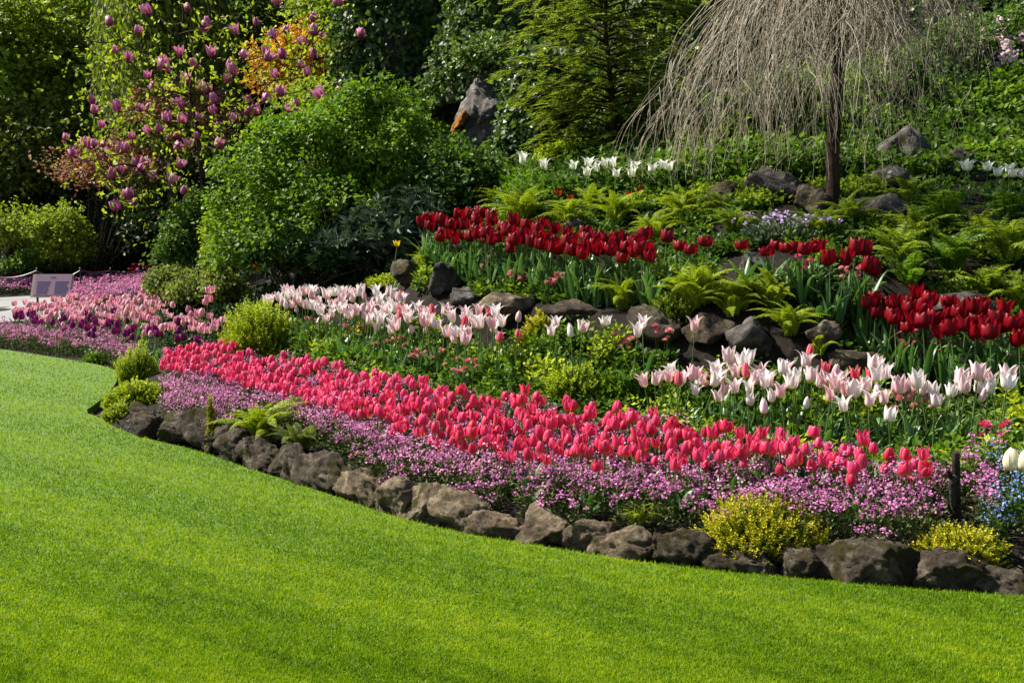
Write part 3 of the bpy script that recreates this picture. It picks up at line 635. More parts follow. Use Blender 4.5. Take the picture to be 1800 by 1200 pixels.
def leafy(name, label, cat, base, blobs, n_cl, per, rcl, leaf, mat, seed, wid=0.42, gap=0.0, gfreq=0.8, trunk=None, limb=0.03, droop=0.1, flat=0.6, bark="bark", group=None, crown="crown", inner=0.35, out_w=0.6, stems=1):
    """a woody plant: trunk or stems reaching into each blob of the crown, leaves in clumps"""
    rng = np.random.default_rng(seed); base = np.asarray(base, float); root = thing(name, label, cat, tuple(base), 0, group)
    mb = MB(); top = base + np.array([0, 0, 0.02])
    if trunk is not None:
        h, r0 = trunk; top = base + np.array([0.06 * h * rng.normal(), 0, h]); polytube(mb, [base - [0, 0, 0.1], base + (top - base) * 0.5 + rng.normal(0, 0.03, 3) * h, top], r0, r0 * 0.6, 9, 0.02, seed)
    for j, (c, rr) in enumerate(blobs):
        for q in range(2 + stems):
            e = c + rng.normal(0, 0.45, 3) * rr; s = top if trunk is not None else base + rng.normal(0, 0.10, 3) * [1, 1, 0]
            mid = s * 0.45 + e * 0.55 + [0, 0, 0.12 * np.linalg.norm(e - s)] + rng.normal(0, 0.08, 3) * np.linalg.norm(e - s)
            polytube(mb, [s, mid, e], limb, limb * 0.25, 5, 0.03, seed + j + q, m=9)
            for _ in range(3):
                t = rng.uniform(0.5, 1); s2 = s + (mid - s) * min(1, t * 1.8) if t < 0.55 else mid + (e - mid) * (t - 0.5) * 2; polytube(mb, [s2, s2 + unit(rng.normal(size=3) + [0, 0, 0.5]) * rr * 0.6], limb * 0.35, limb * 0.12, 4, 0.02, seed + q, m=5)
    mb.build("trunk" if trunk is not None else "stems", bark, root, base)
    pos, out, ct = crown_points(blobs, n_cl, per, rcl, rng, gap, gfreq, seed, inner); n = len(pos)
    ok = pos[:, 2] > hz(pos[:, 0], pos[:, 1]) + 0.02; pos, out, ct = pos[ok], out[ok], ct[ok]; n = len(pos)
    d = unit(out * out_w + rng.normal(0, 0.6, (n, 3)) + [0, 0, -droop]); up = unit(np.array([0, 0, flat]) + out * 0.4 + rng.normal(0, 0.45, (n, 3)))
    mb = MB(); leaves(mb, pos, d, up, leaf * rng.uniform(0.65, 1.3, n), wid, 0.10, np.clip(0.5 + ct + rng.normal(0, 0.17, n), 0, 1), droop=0.12)
    mb.build(crown, mat, root, base); return root

# big bright shrub in the middle
leafy("garden_shrub", "large rounded bright green leafy shrub standing behind the tulip drifts", "shrub", on_ground(600, 505, 12.8),
      [blob(545, 330, 12.6, 120, 90), blob(640, 270, 12.8, 105, 85), blob(455, 375, 12.4, 80, 70), blob(730, 320, 12.8, 95, 75), blob(600, 400, 12.3, 130, 80), blob(690, 200, 13.0, 50, 50), blob(415, 445, 12.2, 45, 55), blob(500, 255, 12.7, 70, 45), blob(780, 350, 12.9, 60, 50), blob(600, 200, 12.8, 60, 40), blob(430, 300, 12.5, 45, 40), blob(560, 240, 12.4, 60, 40), blob(655, 180, 12.9, 40, 35), blob(500, 440, 12.0, 90, 50), blob(745, 260, 12.8, 50, 40)],
      3600, 14, 0.065, 0.052, "leaf_bright", 51, gap=-0.06, gfreq=1.9, limb=0.02, stems=2, inner=0.2, flat=0.9)
# rhododendron with long grey leaves
def rosettes(mb, pos, axis, k, size, wid, rng, spread=0.9, tint=0.5, mat=0):
    n = len(pos); x, y, z = frames(axis, np.broadcast_to([0.13, 0.29, 0.95], (n, 3)))
    for j in range(k):
        a = TAU * j / k + rng.uniform(0, TAU, n) * 0.2 + np.arange(n); sp = spread * rng.uniform(0.7, 1.2, n)
        side = x * np.cos(a)[:, None] + z * np.sin(a)[:, None]; d = unit(y + side * sp[:, None])
        leaves(mb, pos, d, y * 0.9 + side * 0.1 + 1e-3, size * rng.uniform(0.75, 1.2, n), wid, 0.05, np.clip(tint + rng.normal(0, 0.2, n), 0, 1), mat, droop=0.2)

def rosette_shrub(label, base, blobs, n, k, size, seed, mat="leaf_grey"):
    rng = np.random.default_rng(seed); base = np.asarray(base, float); root = thing("rhododendron", label, "shrub", tuple(base))
    pos, out, ct = crown_points(blobs, n, 1, 0.01, rng, -0.8, 1.2, seed, 0.4); mb = MB()
    for i in range(0, len(pos), 6): polytube(mb, [base + rng.normal(0, 0.1, 3) * [1, 1, 0], (base + pos[i]) / 2 + rng.normal(0, 0.08, 3), pos[i]], 0.012, 0.004, 4, 0.02, i, m=7)
    mb.build("stems", "bark_grey", root, base)
    mb = MB(); rosettes(mb, pos, unit(out + [0, 0, 0.6]), k, size, 0.15, rng, 1.1, 0.5 + ct); mb.build("leaves", mat, root, base); return root
rosette_shrub("rhododendron with long narrow grey green leaves in front of the bright shrub", on_ground(665, 495, 11.8), [blob(680, 415, 11.8, 95, 60), blob(620, 440, 11.7, 70, 50), blob(720, 380, 11.9, 50, 40)], 300, 9, 0.14, 53)
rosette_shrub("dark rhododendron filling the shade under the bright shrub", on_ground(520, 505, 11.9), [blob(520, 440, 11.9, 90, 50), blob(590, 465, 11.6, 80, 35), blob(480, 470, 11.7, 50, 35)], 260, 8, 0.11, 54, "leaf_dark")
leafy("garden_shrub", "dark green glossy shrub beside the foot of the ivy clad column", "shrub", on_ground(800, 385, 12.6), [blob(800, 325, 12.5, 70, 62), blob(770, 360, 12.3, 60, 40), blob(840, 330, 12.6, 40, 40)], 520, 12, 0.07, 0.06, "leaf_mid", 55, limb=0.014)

# trees at the left, far
LT = [
 ("broadleaf_tree", "tall olive green tree at the far edge of the garden", "tree", (30, 470, 30.0), [(20, 60, 30.0, 130, 90), (90, 120, 30.0, 110, 90), (30, 190, 29.5, 120, 80), (140, 40, 31.0, 80, 70), (-60, 130, 30.0, 100, 150)], 1500, 12, 0.19, 0.15, "leaf_lime2", (2.6, 0.16)),
 ("broadleaf_tree", "dull olive tree leaning out below the tall olive green one", "tree", (20, 480, 28.5), [(40, 260, 28.5, 110, 70), (90, 310, 28.3, 80, 60), (0, 320, 28.1, 80, 60), (110, 230, 28.9, 60, 40)], 1100, 11, 0.16, 0.12, "leaf_olive", (1.6, 0.12)),
 ("conifer_tree", "dark blue green conifer filling the gap behind the magnolia", "tree", (200, 470, 33), [(200, -20, 33, 70, 110), (190, 90, 33, 80, 90), (180, 190, 32.5, 85, 80), (170, 280, 32, 85, 70)], 1500, 10, 0.22, 0.16, "leaf_dark", (4.0, 0.25)),
 ("broadleaf_tree", "mid green tree behind the top of the magnolia", "tree", (455, 470, 30), [(460, 30, 30, 110, 100), (400, 120, 30, 90, 80), (520, 120, 30.5, 80, 70), (440, 200, 30, 90, 60)], 1300, 11, 0.2, 0.15, "leaf_mid", (3.0, 0.2)),
 ("maple_tree", "golden orange leaved maple glowing behind the magnolia", "tree", (560, 430, 24), [(565, 95, 24, 75, 55), (520, 150, 24, 65, 45), (610, 20, 24.5, 60, 50), (480, 110, 24.2, 45, 30), (600, 150, 24, 45, 40)], 800, 11, 0.12, 0.10, "leaf_orange", (2.0, 0.08)),
 ("broadleaf_tree", "yellow green tree edging the golden maple and the ivy pinnacle", "tree", (620, 420, 22), [(612, 70, 22, 45, 90), (575, 20, 22.5, 60, 40), (560, 190, 22, 70, 40)], 500, 11, 0.13, 0.1, "leaf_lime2", (1.6, 0.08)),
]
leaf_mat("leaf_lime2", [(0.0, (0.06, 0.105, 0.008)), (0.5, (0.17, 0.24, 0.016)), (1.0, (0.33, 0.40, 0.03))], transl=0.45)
for i, (nm, lab, cat, b, bl, ncl, per, rcl, lf, mt, tr) in enumerate(LT):
    leafy(nm, lab, cat, on_ground(*b), [blob(*q) for q in bl], ncl, per, rcl, lf, mt, 60 + i, gap=-0.6, gfreq=0.6, trunk=tr, limb=0.05)

# trees whose leaves hang in lime curtains behind the magnolia
def weeping_leafy(label, base, top, rx, ln, seed, mat, n, leaf, name="weeping_tree"):
    rng = np.random.default_rng(seed); base = np.asarray(base); root = thing(name, label, "tree", tuple(base)); mb = MB()
    polytube(mb, [base, (base + top) / 2 + [0.1, 0, 0], top], 0.14, 0.06, 8, 0.03, seed); 
    a = rng.uniform(0, TAU, n); rad = rx * np.sqrt(rng.uniform(0.03, 1, n)); L = ln * rng.uniform(0.5, 1.05, n); s = np.linspace(0, 1, 12)
    end = np.stack([np.cos(a) * rad, np.sin(a) * rad, 0 * a], -1); zz = -L[:, None] * s ** 1.5 + 0.25 * np.sin(s * 3.14) * rad[:, None]
    pts = top + end[:, None] * (1 - (1 - s) ** 2.4)[None, :, None]; pts[..., 2] += zz; pts += 0.03 * rng.normal(size=pts.shape)
    tubes(mb, pts[::4], np.linspace(0.012, 0.004, 12), 3); mb.build("trunk", "bark_grey", root, base)
    k = 9; q = rng.uniform(0.15, 1, (n, k)) * 11; i0 = np.minimum(q.astype(int), 10); fr = (q - i0)[..., None]; ar = np.arange(n)[:, None]
    lp = (pts[ar, i0] * (1 - fr) + pts[ar, i0 + 1] * fr).reshape(-1, 3); m = len(lp)
    mb = MB(); leaves(mb, lp + rng.normal(0, 0.03, (m, 3)), unit(rng.normal(0, 0.4, (m, 3)) + [0, 0, -0.9]), unit(rng.normal(0, 1, (m, 3))), leaf * rng.uniform(0.7, 1.3, m), 0.22, 0.05, np.clip(0.5 + np.repeat(rng.normal(0, .15, n), k) + rng.normal(0, .15, m), 0, 1))
    mb.build("crown", mat, root, base); return root
weeping_leafy("lime green weeping tree hanging in curtains behind the magnolia", on_ground(300, 470, 27), P(290, -70, 27), 1.75, 4.6, 71, "leaf_lime2", 1700, 0.17)
weeping_leafy("small lime weeping tree under the magnolia beside the clipped shrubs", on_ground(275, 475, 27.5), P(265, 290, 27.5), 0.78, 2.0, 72, "leaf_lime2", 500, 0.10)

for i, (lab, b, bl, ncl, per, rcl, lf, mt) in enumerate([
 ("russet leaved shrub glowing behind the lower magnolia branches", (170, 470, 25.9), [(150, 305, 25.5, 60, 45), (210, 290, 25.5, 60, 40), (290, 200, 25.5, 60, 50), (380, 210, 25.5, 50, 40)], 500, 10, 0.1, 0.08, "leaf_russet"),
 ("clipped light green shrub at the very edge of the garden", (25, 475, 25.8), [(25, 415, 25.8, 60, 45), (-40, 410, 25.8, 60, 45)], 420, 14, 0.08, 0.08, "leaf_lime2"),
 ("clipped rounded light green shrub beside the dark bush", (105, 475, 25.8), [(100, 412, 25.8, 50, 42), (120, 440, 25.7, 40, 25)], 420, 14, 0.08, 0.08, "leaf_lime2"),
 ("low clipped green cushion in front of the clipped shrubs", (55, 480, 27.2), [(50, 462, 27.2, 40, 16), (110, 462, 27.2, 35, 14)], 220, 12, 0.06, 0.07, "leaf_bright"),
 ("dark glossy bush behind the low fence", (195, 480, 27.8), [(190, 420, 27.8, 55, 60), (240, 440, 28.2, 45, 45), (225, 370, 28.8, 50, 40)], 560, 12, 0.1, 0.09, "leaf_dark"),
 ("dark upright yew standing under the magnolia", (330, 485, 17), [(330, 430, 17, 40, 50), (345, 385, 17, 28, 45), (310, 450, 16.8, 34, 34)], 700, 12, 0.06, 0.055, "leaf_mid"),
 ("olive bush behind the pale pink tulips", (310, 530, 15), [(300, 505, 15, 42, 28), (350, 515, 14.6, 50, 26), (400, 505, 14.2, 35, 30)], 600, 12, 0.05, 0.05, "leaf_olive"),
 ("yellow green bush between the yew and the bright shrub", (395, 490, 14.5), [(395, 455, 14.5, 32, 38), (385, 410, 14.8, 20, 25)], 380, 12, 0.05, 0.055, "leaf_lime2"),
 ("dark bush left in shade far behind the magnolia trunk", (270, 470, 27), [(270, 420, 27, 60, 45), (320, 350, 28, 70, 60), (130, 360, 29, 60, 50), (60, 370, 29, 60, 35)], 700, 12, 0.14, 0.12, "leaf_dark"),
 # on the right hand bank
 ("bright green leafy shrub seen through the weeping branches", (1400, 270, 12.8), [(1400, 190, 12.8, 70, 60), (1330, 220, 12.6, 55, 45), (1440, 240, 12.4, 50, 40)], 620, 12, 0.07, 0.06, "leaf_bright"),
 ("bright green leafy shrub past the weeping tree trunk", (1560, 250, 12.8), [(1560, 170, 12.8, 75, 60), (1510, 230, 12.4, 50, 40), (1620, 210, 12.6, 50, 45)], 700, 12, 0.07, 0.06, "leaf_bright"),
 ("green scrambling shrub high on the sunny bank", (1690, 190, 13.2), [(1680, 100, 13.2, 70, 50), (1640, 130, 13.0, 50, 40), (1760, 170, 12.8, 60, 40), (1690, 170, 12.8, 60, 35)], 760, 12, 0.07, 0.055, "leaf_mid"),
 ("leafy shrub below the pale blossom on the bank", (1770, 230, 12.4), [(1760, 190, 12.4, 60, 30), (1800, 160, 12.6, 50, 40), (1680, 220, 12.2, 60, 25)], 420, 12, 0.06, 0.05, "leaf_bright"),
 ("yellow green shrub under the tips of the weeping branches", (1250, 300, 11.9), [(1255, 250, 11.9, 55, 40), (1300, 280, 11.7, 45, 25), (1215, 285, 11.6, 30, 25)], 460, 12, 0.055, 0.05, "leaf_lime2"),
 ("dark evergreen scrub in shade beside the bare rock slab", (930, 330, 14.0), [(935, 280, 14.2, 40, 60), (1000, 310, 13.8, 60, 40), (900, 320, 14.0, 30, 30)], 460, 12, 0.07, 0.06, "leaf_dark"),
 ("small lime shrub catching sun behind the white tulips", (985, 320, 13.0), [(985, 290, 13.0, 32, 28), (1010, 265, 13.1, 18, 16)], 180, 12, 0.045, 0.05, "leaf_lime"),
 ("ivy tangle hanging over the top of the bare grey slab", (880, 330, 15.0), [(876, 100, 15.1, 60, 24), (908, 150, 14.8, 20, 36)], 240, 12, 0.07, 0.065, "leaf_ivy"),
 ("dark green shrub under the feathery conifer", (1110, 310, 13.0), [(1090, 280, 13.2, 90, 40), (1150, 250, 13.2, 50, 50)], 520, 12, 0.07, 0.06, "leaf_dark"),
]):
    leafy("garden_shrub", lab, "shrub", on_ground(*b), [blob(*q) for q in bl], ncl, per, rcl, lf, mt, 80 + i, limb=0.014, gap=-0.85, gfreq=1.2)
# pale pink blossom on the bank
root = leafy("flowering_shrub", "shrub dotted with pale pink blossom at the top of the bank", "shrub", on_ground(1770, 190, 13.0), [blob(1765, 95, 13.0, 55, 60), blob(1800, 60, 13.2, 50, 50)], 420, 9, 0.07, 0.055, "leaf_mid", 110, limb=0.014)
rng = np.random.default_rng(111); pos, out, _ = crown_points([blob(1765, 110, 12.9, 55, 55), blob(1790, 70, 13.0, 50, 40)], 75, 14, 0.045, rng)
mb = MB(); dots(mb, pos, out + [-.2, -.4, .2], rng.uniform(0.016, 0.028, len(pos)), 5, rng.random(len(pos))); o = mb.build("blossom", "pale_blossom", root, tuple(root.location))

# ------------------------------------------------------------------ feathery conifer
def conifer(label, base, top, seed, reach):
    rng = np.random.default_rng(seed); base = np.asarray(base); root = thing("conifer_tree", label, "tree", tuple(base)); mb = MB()
    T = polytube(mb, [base, base * 0.7 + top * 0.3 + [0.06, 0, 0], base * 0.4 + top * 0.6 + [-0.05, 0, 0], top], 0.045, 0.012, 8, 0.03, seed, m=24)
    H = top[2] - base[2]; nl = 150; t = np.sort(rng.uniform(0.05, 0.98, nl)); a = np.arange(nl) * 2.4 + rng.normal(0, 0.4, nl)
    c = np.stack([np.interp(t * 23, np.arange(24), T[:, i]) for i in range(3)], -1); Lr = reach * (0.45 + 0.75 * np.sin(np.clip(t * 2.2 + 0.35, 0, 3.0))) * rng.uniform(0.65, 1.1, nl)
    s = np.linspace(0, 1, 9); dirh = np.stack([np.cos(a), np.sin(a) * 0.85, 0 * a], -1)
    pts = c[:, None] + dirh[:, None] * (Lr[:, None] * s)[..., None]; pts[..., 2] += Lr[:, None] * (0.42 * s - 0.55 * s ** 2) ; pts += rng.normal(0, 0.012, pts.shape)
    tubes(mb, pts, np.linspace(0.011, 0.003, 9), 4); mb.build("trunk", "bark", root, base)
    m = 17; q = rng.uniform(0.12, 1.0, (nl, m)); i0 = np.minimum((q * 8).astype(int), 7); fr = (q * 8 - i0)[..., None]; ar = np.arange(nl)[:, None]
    o = (pts[ar, i0] * (1 - fr) + pts[ar, i0 + 1] * fr).reshape(-1, 3); fw = np.repeat(dirh, m, 0); sd = np.cross(fw, [0, 0, 1.0]) * rng.choice([-1, 1], nl * m)[:, None]
    d = unit(fw * rng.uniform(0.3, 1.0, (nl * m, 1)) + sd * rng.uniform(0.3, 1.0, (nl * m, 1)) + rng.normal(0, 0.15, (nl * m, 3)) + [0, 0, -0.18]); ln = rng.uniform(0.10, 0.26, nl * m)
    k = 11; u = np.linspace(0.02, 1, k); tw = o[:, None] + d[:, None] * (ln[:, None] * u)[..., None]; tw[..., 2] -= 0.10 * (u ** 2) * ln[:, None]
    s2 = np.cross(d, [0, 0, 1.0]); tp = np.repeat(np.clip(0.5 + rng.normal(0, 0.2, nl * m), 0, 1), k); mb = MB()
    for sg in (-1, 1):
        dd = unit(np.repeat(d, k, 0) * 0.8 + sg * np.repeat(unit(s2), k, 0) * 0.8 + rng.normal(0, 0.15, (nl * m * k, 3)))
        leaves(mb, tw.reshape(-1, 3), dd, np.array([0, 0, 1.0]) + rng.normal(0, 0.3, dd.shape), 0.050 * rng.uniform(0.7, 1.2, len(dd)), 0.17, 0.02, tp)
    mb.build("foliage", "leaf_feather", root, base); return root
leaf_mat("leaf_feather", [(0.0, (0.08, 0.12, 0.01)), (0.5, (0.17, 0.235, 0.018)), (1.0, (0.30, 0.35, 0.04))], transl=0.45)
conifer("feathery green conifer with airy drooping sprays behind the white tulips", on_ground(1072, 320, 12.8), P(1070, -110, 12.8), 121, 1.1)

# ------------------------------------------------------------------ weeping tree with bare hanging twigs
def weeping_tree():
    rng = np.random.default_rng(131); base = on_ground(1463, 356, 10.0); top = P(1483, -70, 10.0)
    root = thing("weeping_tree", "bare weeping tree with pale hanging twigs and dark brown trunk on the rockery", "tree", tuple(base)); mb = MB()
    mid = P(1470, 160, 10.0)
    polytube(mb, [base - [0, 0, 0.15], base + [0, 0, 0.05], P(1464, 270, 10.0), mid, P(1478, 60, 10.0), top], 0.064, 0.048, 12, 0.012, 5, m=30)
    mb.build("trunk", "bark", root, base)
    n = 310; a = rng.uniform(0, TAU, n); ex = np.cos(a); ey = np.sin(a)
    R = np.where(ex < 0, 1.88, 1.25) * np.sqrt(rng.uniform(0.02, 1.0, n)); M = 20; s = np.linspace(0, 1, M)
    zt = top[2] - 0.12 + 0.25 * rng.random(n)
    zend = 3.0 - 1.15 * np.clip(-ex, 0, 1) * (R / 1.7) + rng.normal(0, 0.26, n) - 0.35 * (rng.random(n) < 0.07) * rng.random(n) * 2 + 0.25 * np.clip(ex, 0, 1) * R
    zend = np.where(rng.random(n) < 0.07, rng.uniform(1.9, 2.5, n), np.clip(zend, 2.02, 3.7))
    pts = np.empty((n, M, 3)); f = 1 - (1 - s) ** 1.9; da = rng.normal(0, 0.35, n)
    A2 = a[:, None] + da[:, None] * s; pts[..., 0] = top[0] + np.cos(A2) * R[:, None] * f; pts[..., 1] = top[1] + np.sin(A2) * (R * 0.85)[:, None] * f
    pts[..., 2] = zt[:, None] + 0.22 * np.sin(np.clip(s * 5, 0, math.pi)) * R[:, None] * 0.6 - (zt - zend)[:, None] * s ** 1.35
    ph = rng.uniform(0, TAU, (n, 3)); fr = rng.uniform(1.2, 3.0, (n, 3)); am = 0.06 * rng.uniform(0.3, 2.0, (n, 1))
    for i in range(2): pts[..., i] += am * np.sin(s[None] * fr[:, i:i + 1] * TAU + ph[:, i:i + 1]) * s
    pts[..., 0] += 0.020 * np.cumsum(rng.normal(0, 1, (n, M)), 1) * s ** 0.5; pts[..., 1] += 0.018 * np.cumsum(rng.normal(0, 1, (n, M)), 1)
    rad = np.linspace(1, 0.35, M)[None] * rng.uniform(0.0026, 0.0050, n)[:, None]; mb = MB(); tubes(mb, pts, rad, 4, np.clip(rng.normal(0.5, 0.25, n), 0, 1))
    # side twigs leave the strands and hang too
    k = 1700; i = rng.integers(0, n, k); j = rng.integers(5, M - 2, k); o = pts[i, j]; L = rng.uniform(0.12, 0.75, k); m2 = 8; s2 = np.linspace(0, 1, m2)
    b = rng.uniform(0, TAU, k); side = np.stack([np.cos(b), np.sin(b), 0 * b], -1); tg = unit(pts[i, j + 1] - pts[i, j])
    tw = o[:, None] + (side * 0.42 * L[:, None])[:, None] * (1 - (1 - s2) ** 2)[None, :, None] + (tg * 0.35 * L[:, None])[:, None] * s2[None, :, None]; tw[..., 2] -= L[:, None] * 0.7 * s2 ** 1.4
    tw += 0.006 * np.cumsum(rng.normal(0, 1, tw.shape), 1) * s2[None, :, None]
    tw = tw[tw[:, -1, 2] > 1.92]
    tubes(mb, tw, np.linspace(0.0028, 0.0014, m2), 3, np.clip(rng.normal(0.5, 0.25, len(tw)), 0, 1)); mb.build("crown", "twig_pale", root, base)
    # few stout arms at the head
    mb = MB()
    for q in range(9):
        aa = TAU * q / 9 + rng.normal(0, .2); e = top + np.array([math.cos(aa) * .7, math.sin(aa) * .6, -0.05 + 0.15 * rng.random()])
        polytube(mb, [top - [0, 0, 0.1], top * .5 + e * .5 + [0, 0, 0.14], e, e + (e - top) * [0.5, 0.5, 0] - [0, 0, .35]], 0.028, 0.008, 6, 0.02, q)
    mb.build("limbs", "bark", root, base)
weeping_tree()

# ------------------------------------------------------------------ flower heads
def petal(r_t, z_t, w_t, a0, nu=9, nv=5, curl=0.18, lift=0.0, rng=None):
    t = np.linspace(0, 1, nu); u = np.linspace(-1, 1, nv); T, U = np.meshgrid(t, u, indexing='ij')
    r, z, w = np.interp(T, *r_t), np.interp(T, *z_t), np.interp(T, *w_t)
    ang = a0 + U * w / np.maximum(r, 0.15); rr = r * (1 - curl * U ** 2) + lift
    return np.stack([np.cos(ang) * rr, np.sin(ang) * rr, z + 0 * U], -1), T, np.abs(U)

def flower_mesh(kind, seed):
    """six petals in two whorls, unit height about 1"""
    rng = np.random.default_rng(seed); mb = MB(); T = np.linspace(0, 1, 9)
    if kind == "cup":      # closed egg shaped tulip
        R = [0.10, 0.30, 0.40, 0.44, 0.44, 0.41, 0.35, 0.27, 0.18]; Zt = [0, .05, .16, .30, .46, .62, .78, .91, 1.0]; Wd = [.10, .24, .33, .37, .37, .33, .26, .15, .02]
    elif kind == "open":   # cup with a wide mouth
        R = [0.10, 0.34, 0.47, 0.53, 0.55, 0.55, 0.54, 0.52, 0.50]; Zt = [0, .05, .15, .28, .43, .58, .72, .85, .95]; Wd = [.10, .28, .38, .44, .46, .42, .34, .20, .03]
    elif kind == "goblet": # wide mouthed, tips turning out a little
        R = [0.10, 0.32, 0.42, 0.47, 0.50, 0.53, 0.58, 0.64, 0.70]; Zt = [0, .06, .17, .31, .46, .61, .75, .88, .97]; Wd = [.10, .25, .34, .38, .37, .32, .24, .13, .01]
    else:                  # lily flowered: narrow waist, long reflexed points
        R = [0.08, 0.22, 0.29, 0.31, 0.32, 0.36, 0.46, 0.62, 0.78]; Zt = [0, .07, .20, .35, .50, .65, .79, .90, .95]; Wd = [.08, .19, .25, .27, .25, .21, .15, .075, .005]
    for k in range(6):
        s = rng.uniform(0.90, 1.08); o = 1.0 if k % 2 else 0.90; a0 = TAU * k / 6 + rng.normal(0, 0.06)
        bend = rng.normal(0, 0.05 if kind in ("cup", "open") else 0.09)
        r_ = np.array(R) * o + bend * T ** 2; z_ = np.array(Zt) * s * (1.03 if k % 2 == 0 else 0.97)
        v, t, u = petal((T, np.maximum(r_, 0.04)), (T, z_), (T, np.array(Wd) * rng.uniform(0.93, 1.07)), a0, curl=0.10 if kind == "lily" else 0.16)
        v[..., :2] += 0.012 * rng.normal(size=2)
        mb.add(v, grid_faces(9, 5), t.ravel(), u.ravel(), smooth=True)
    return mb

def leafblade(rng, ln, wd, lean, twist=0.0):
    """broad strap leaf: channelled, arching outward"""
    nu, nv = 11, 5; t = np.linspace(0, 1, nu); u = np.linspace(-1, 1, nv); T, U = np.meshgrid(t, u, indexing='ij')
    w = wd * np.sin(np.clip(T * 0.92 + 0.08, 0, 1) * math.pi) ** 0.65 * (1 - 0.25 * T); out = lean * (T ** 1.7) * ln; up = ln * (T - 0.32 * lean * T ** 2.4)
    if rng.random() < 0.3: up = up - 0.25 * ln * np.maximum(T - 0.62, 0) ** 1.2 * 2
    tw = twist * T; x = U * w * np.cos(tw); y = 0.012 + out + U * w * np.sin(tw) - 0.5 * w * (1 - U ** 2); z = up + 0.25 * w * np.abs(U) + 0.004 * np.sin(T * 9 + U)
    return np.stack([x, y, z], -1), 0.35 + 0.5 * T * rng.uniform(0.5, 1) + 0.1 * np.abs(U), np.abs(U)

def tulip_proto(name, label, kind, pet, size, h, seed, nleaf=2, aspect=1.0, leaf_len=0.24):
    """an upright tulip: Empty at the soil, stem, strap leaves and the bloom as parts"""
    rng = np.random.default_rng(seed); root = thing(name, label, "tulip")
    bendx, bendy = rng.normal(0, 0.06, 2) * h; pts = np.array([[0, 0, -0.02], [bendx * .3, bendy * .3, h * .5], [bendx, bendy, h - size * 0.45]])
    mb = MB(); Q = polytube(mb, pts, 0.0042, 0.0034, 5, m=8); mb.build("stem", "stem_green", root)
    fm = flower_mesh(kind, seed + 1); V = np.concatenate(fm.v); V = V * [size * aspect, size * aspect, size]
    tx, ty = rng.normal(0, 0.13, 2); Rm = np.array((Matrix.Rotation(tx, 3, 'X') @ Matrix.Rotation(ty, 3, 'Y'))); V = V @ Rm.T + Q[-1] - [0, 0, 0.003]
    fm.v = [V]; fm.build("bloom", pet, root)
    for k in range(nleaf):
        a = TAU * k / max(nleaf, 1) + rng.normal(0, 0.4); v, t, u = leafblade(rng, leaf_len * rng.uniform(0.8, 1.15), rng.uniform(0.016, 0.026), rng.uniform(0.15, 0.6), rng.normal(0, 0.4))
        ca, sa = math.cos(a), math.sin(a); v = v @ np.array([[ca, sa, 0], [-sa, ca, 0], [0, 0, 1]])
        mb = MB(); mb.add(v, grid_faces(11, 5), t.ravel(), u.ravel(), smooth=True); mb.build("leaf", "tulip_leaf", root)
    return root

def plant_out(protos, pts, rng, label_fn, group, smin=0.86, smax=1.12, dz=-0.0, tilt=0.05):
    """copies of the prototypes (each with its parts) at ground positions; the first use of each moves the prototype itself"""
    used = set(); z = hz(pts[:, 0], pts[:, 1]); out = []
    for i, (x, y) in enumerate(pts):
        k = int(rng.integers(len(protos))); src = protos[k]
        o = src if k not in used else copy_tree(src); used.add(k)
        o.location = (x, y, z[i] + dz); o.rotation_euler = (rng.normal(0, tilt), rng.normal(0, tilt), rng.uniform(0, TAU)); s = rng.uniform(smin, smax); o.scale = (s, s, s)
        o["label"] = label_fn(x, y, z[i]); o["group"] = group; out.append(o)
    for k, p in enumerate(protos):
        if k not in used:
            for ch in list(p.children): bpy.data.objects.remove(ch)
            bpy.data.objects.remove(p)
    return out

def where(marks, px):
    return marks[int(np.argmin([abs(px - m[0]) for m in marks]))][1]

# ------------------------------------------------------------------ coral tulips: the long front drift
rng = np.random.default_rng(201)
pts = strip_points(S_CORAL, 640, 0.071, rng)
extra = np.array([on_ground(px, py, d)[:2] for px, py, d in [(1190, 836, 5.55), (1497, 842, 5.4), (1630, 832, 5.35), (1600, 828, 5.4), (690, 775, 6.85), (585, 700, 7.7), (590, 722, 7.45), (555, 692, 7.95), (1060, 803, 5.8), (930, 797, 6.0), (950, 796, 6.0), (890, 790, 6.1), (835, 790, 6.25), (1510, 838, 5.45)]])
dist_cam = np.hypot(pts[:, 0], pts[:, 1]); pts = pts[np.argsort(dist_cam)]
near, far = np.vstack([extra, pts[:286]]), pts[286:]
CM = [(520, "above the lime fern on the edging"), (640, "above the big tan edging boulder"), (760, "above the blocky edging stones"), (900, "in front of the striped white tulips"), (1050, "in front of the lime cushion plant"), (1200, "behind the small pale fern"), (1330, "behind the large yellow heather"), (1470, "between the two yellow heathers"), (1620, "beside the dark wooden stake")]
def coral_label(x, y, z):
    p = pix(np.array([x, y, z + 0.26])); b, f = np.interp(p[0], S_CORAL.b[:, 0], S_CORAL.b[:, 1]), np.interp(p[0], S_CORAL.f[:, 0], S_CORAL.f[:, 1]); v = (p[1] - b) / max(f - b, 1)
    row = "in the back rows" if v < 0.36 else "in the middle rows" if v < 0.72 else "in the front rows" if v < 1.15 else "standing alone among forget-me-nots"
    return "coral pink tulip %s %s" % (row, where(CM, p[0]))
prot = [tulip_proto("coral_tulip", "coral pink tulip", ("cup", "cup", "open", "cup", "goblet", "cup", "goblet", "open")[k], "petal_coral", (0.068, 0.072, 0.066, 0.070, 0.072, 0.064, 0.070, 0.067)[k], 0.275, 210 + k, 2, (0.95, 0.92, 0.95, 0.98, 0.85, 0.9, 0.85, 1.0)[k], 0.2) for k in range(8)]
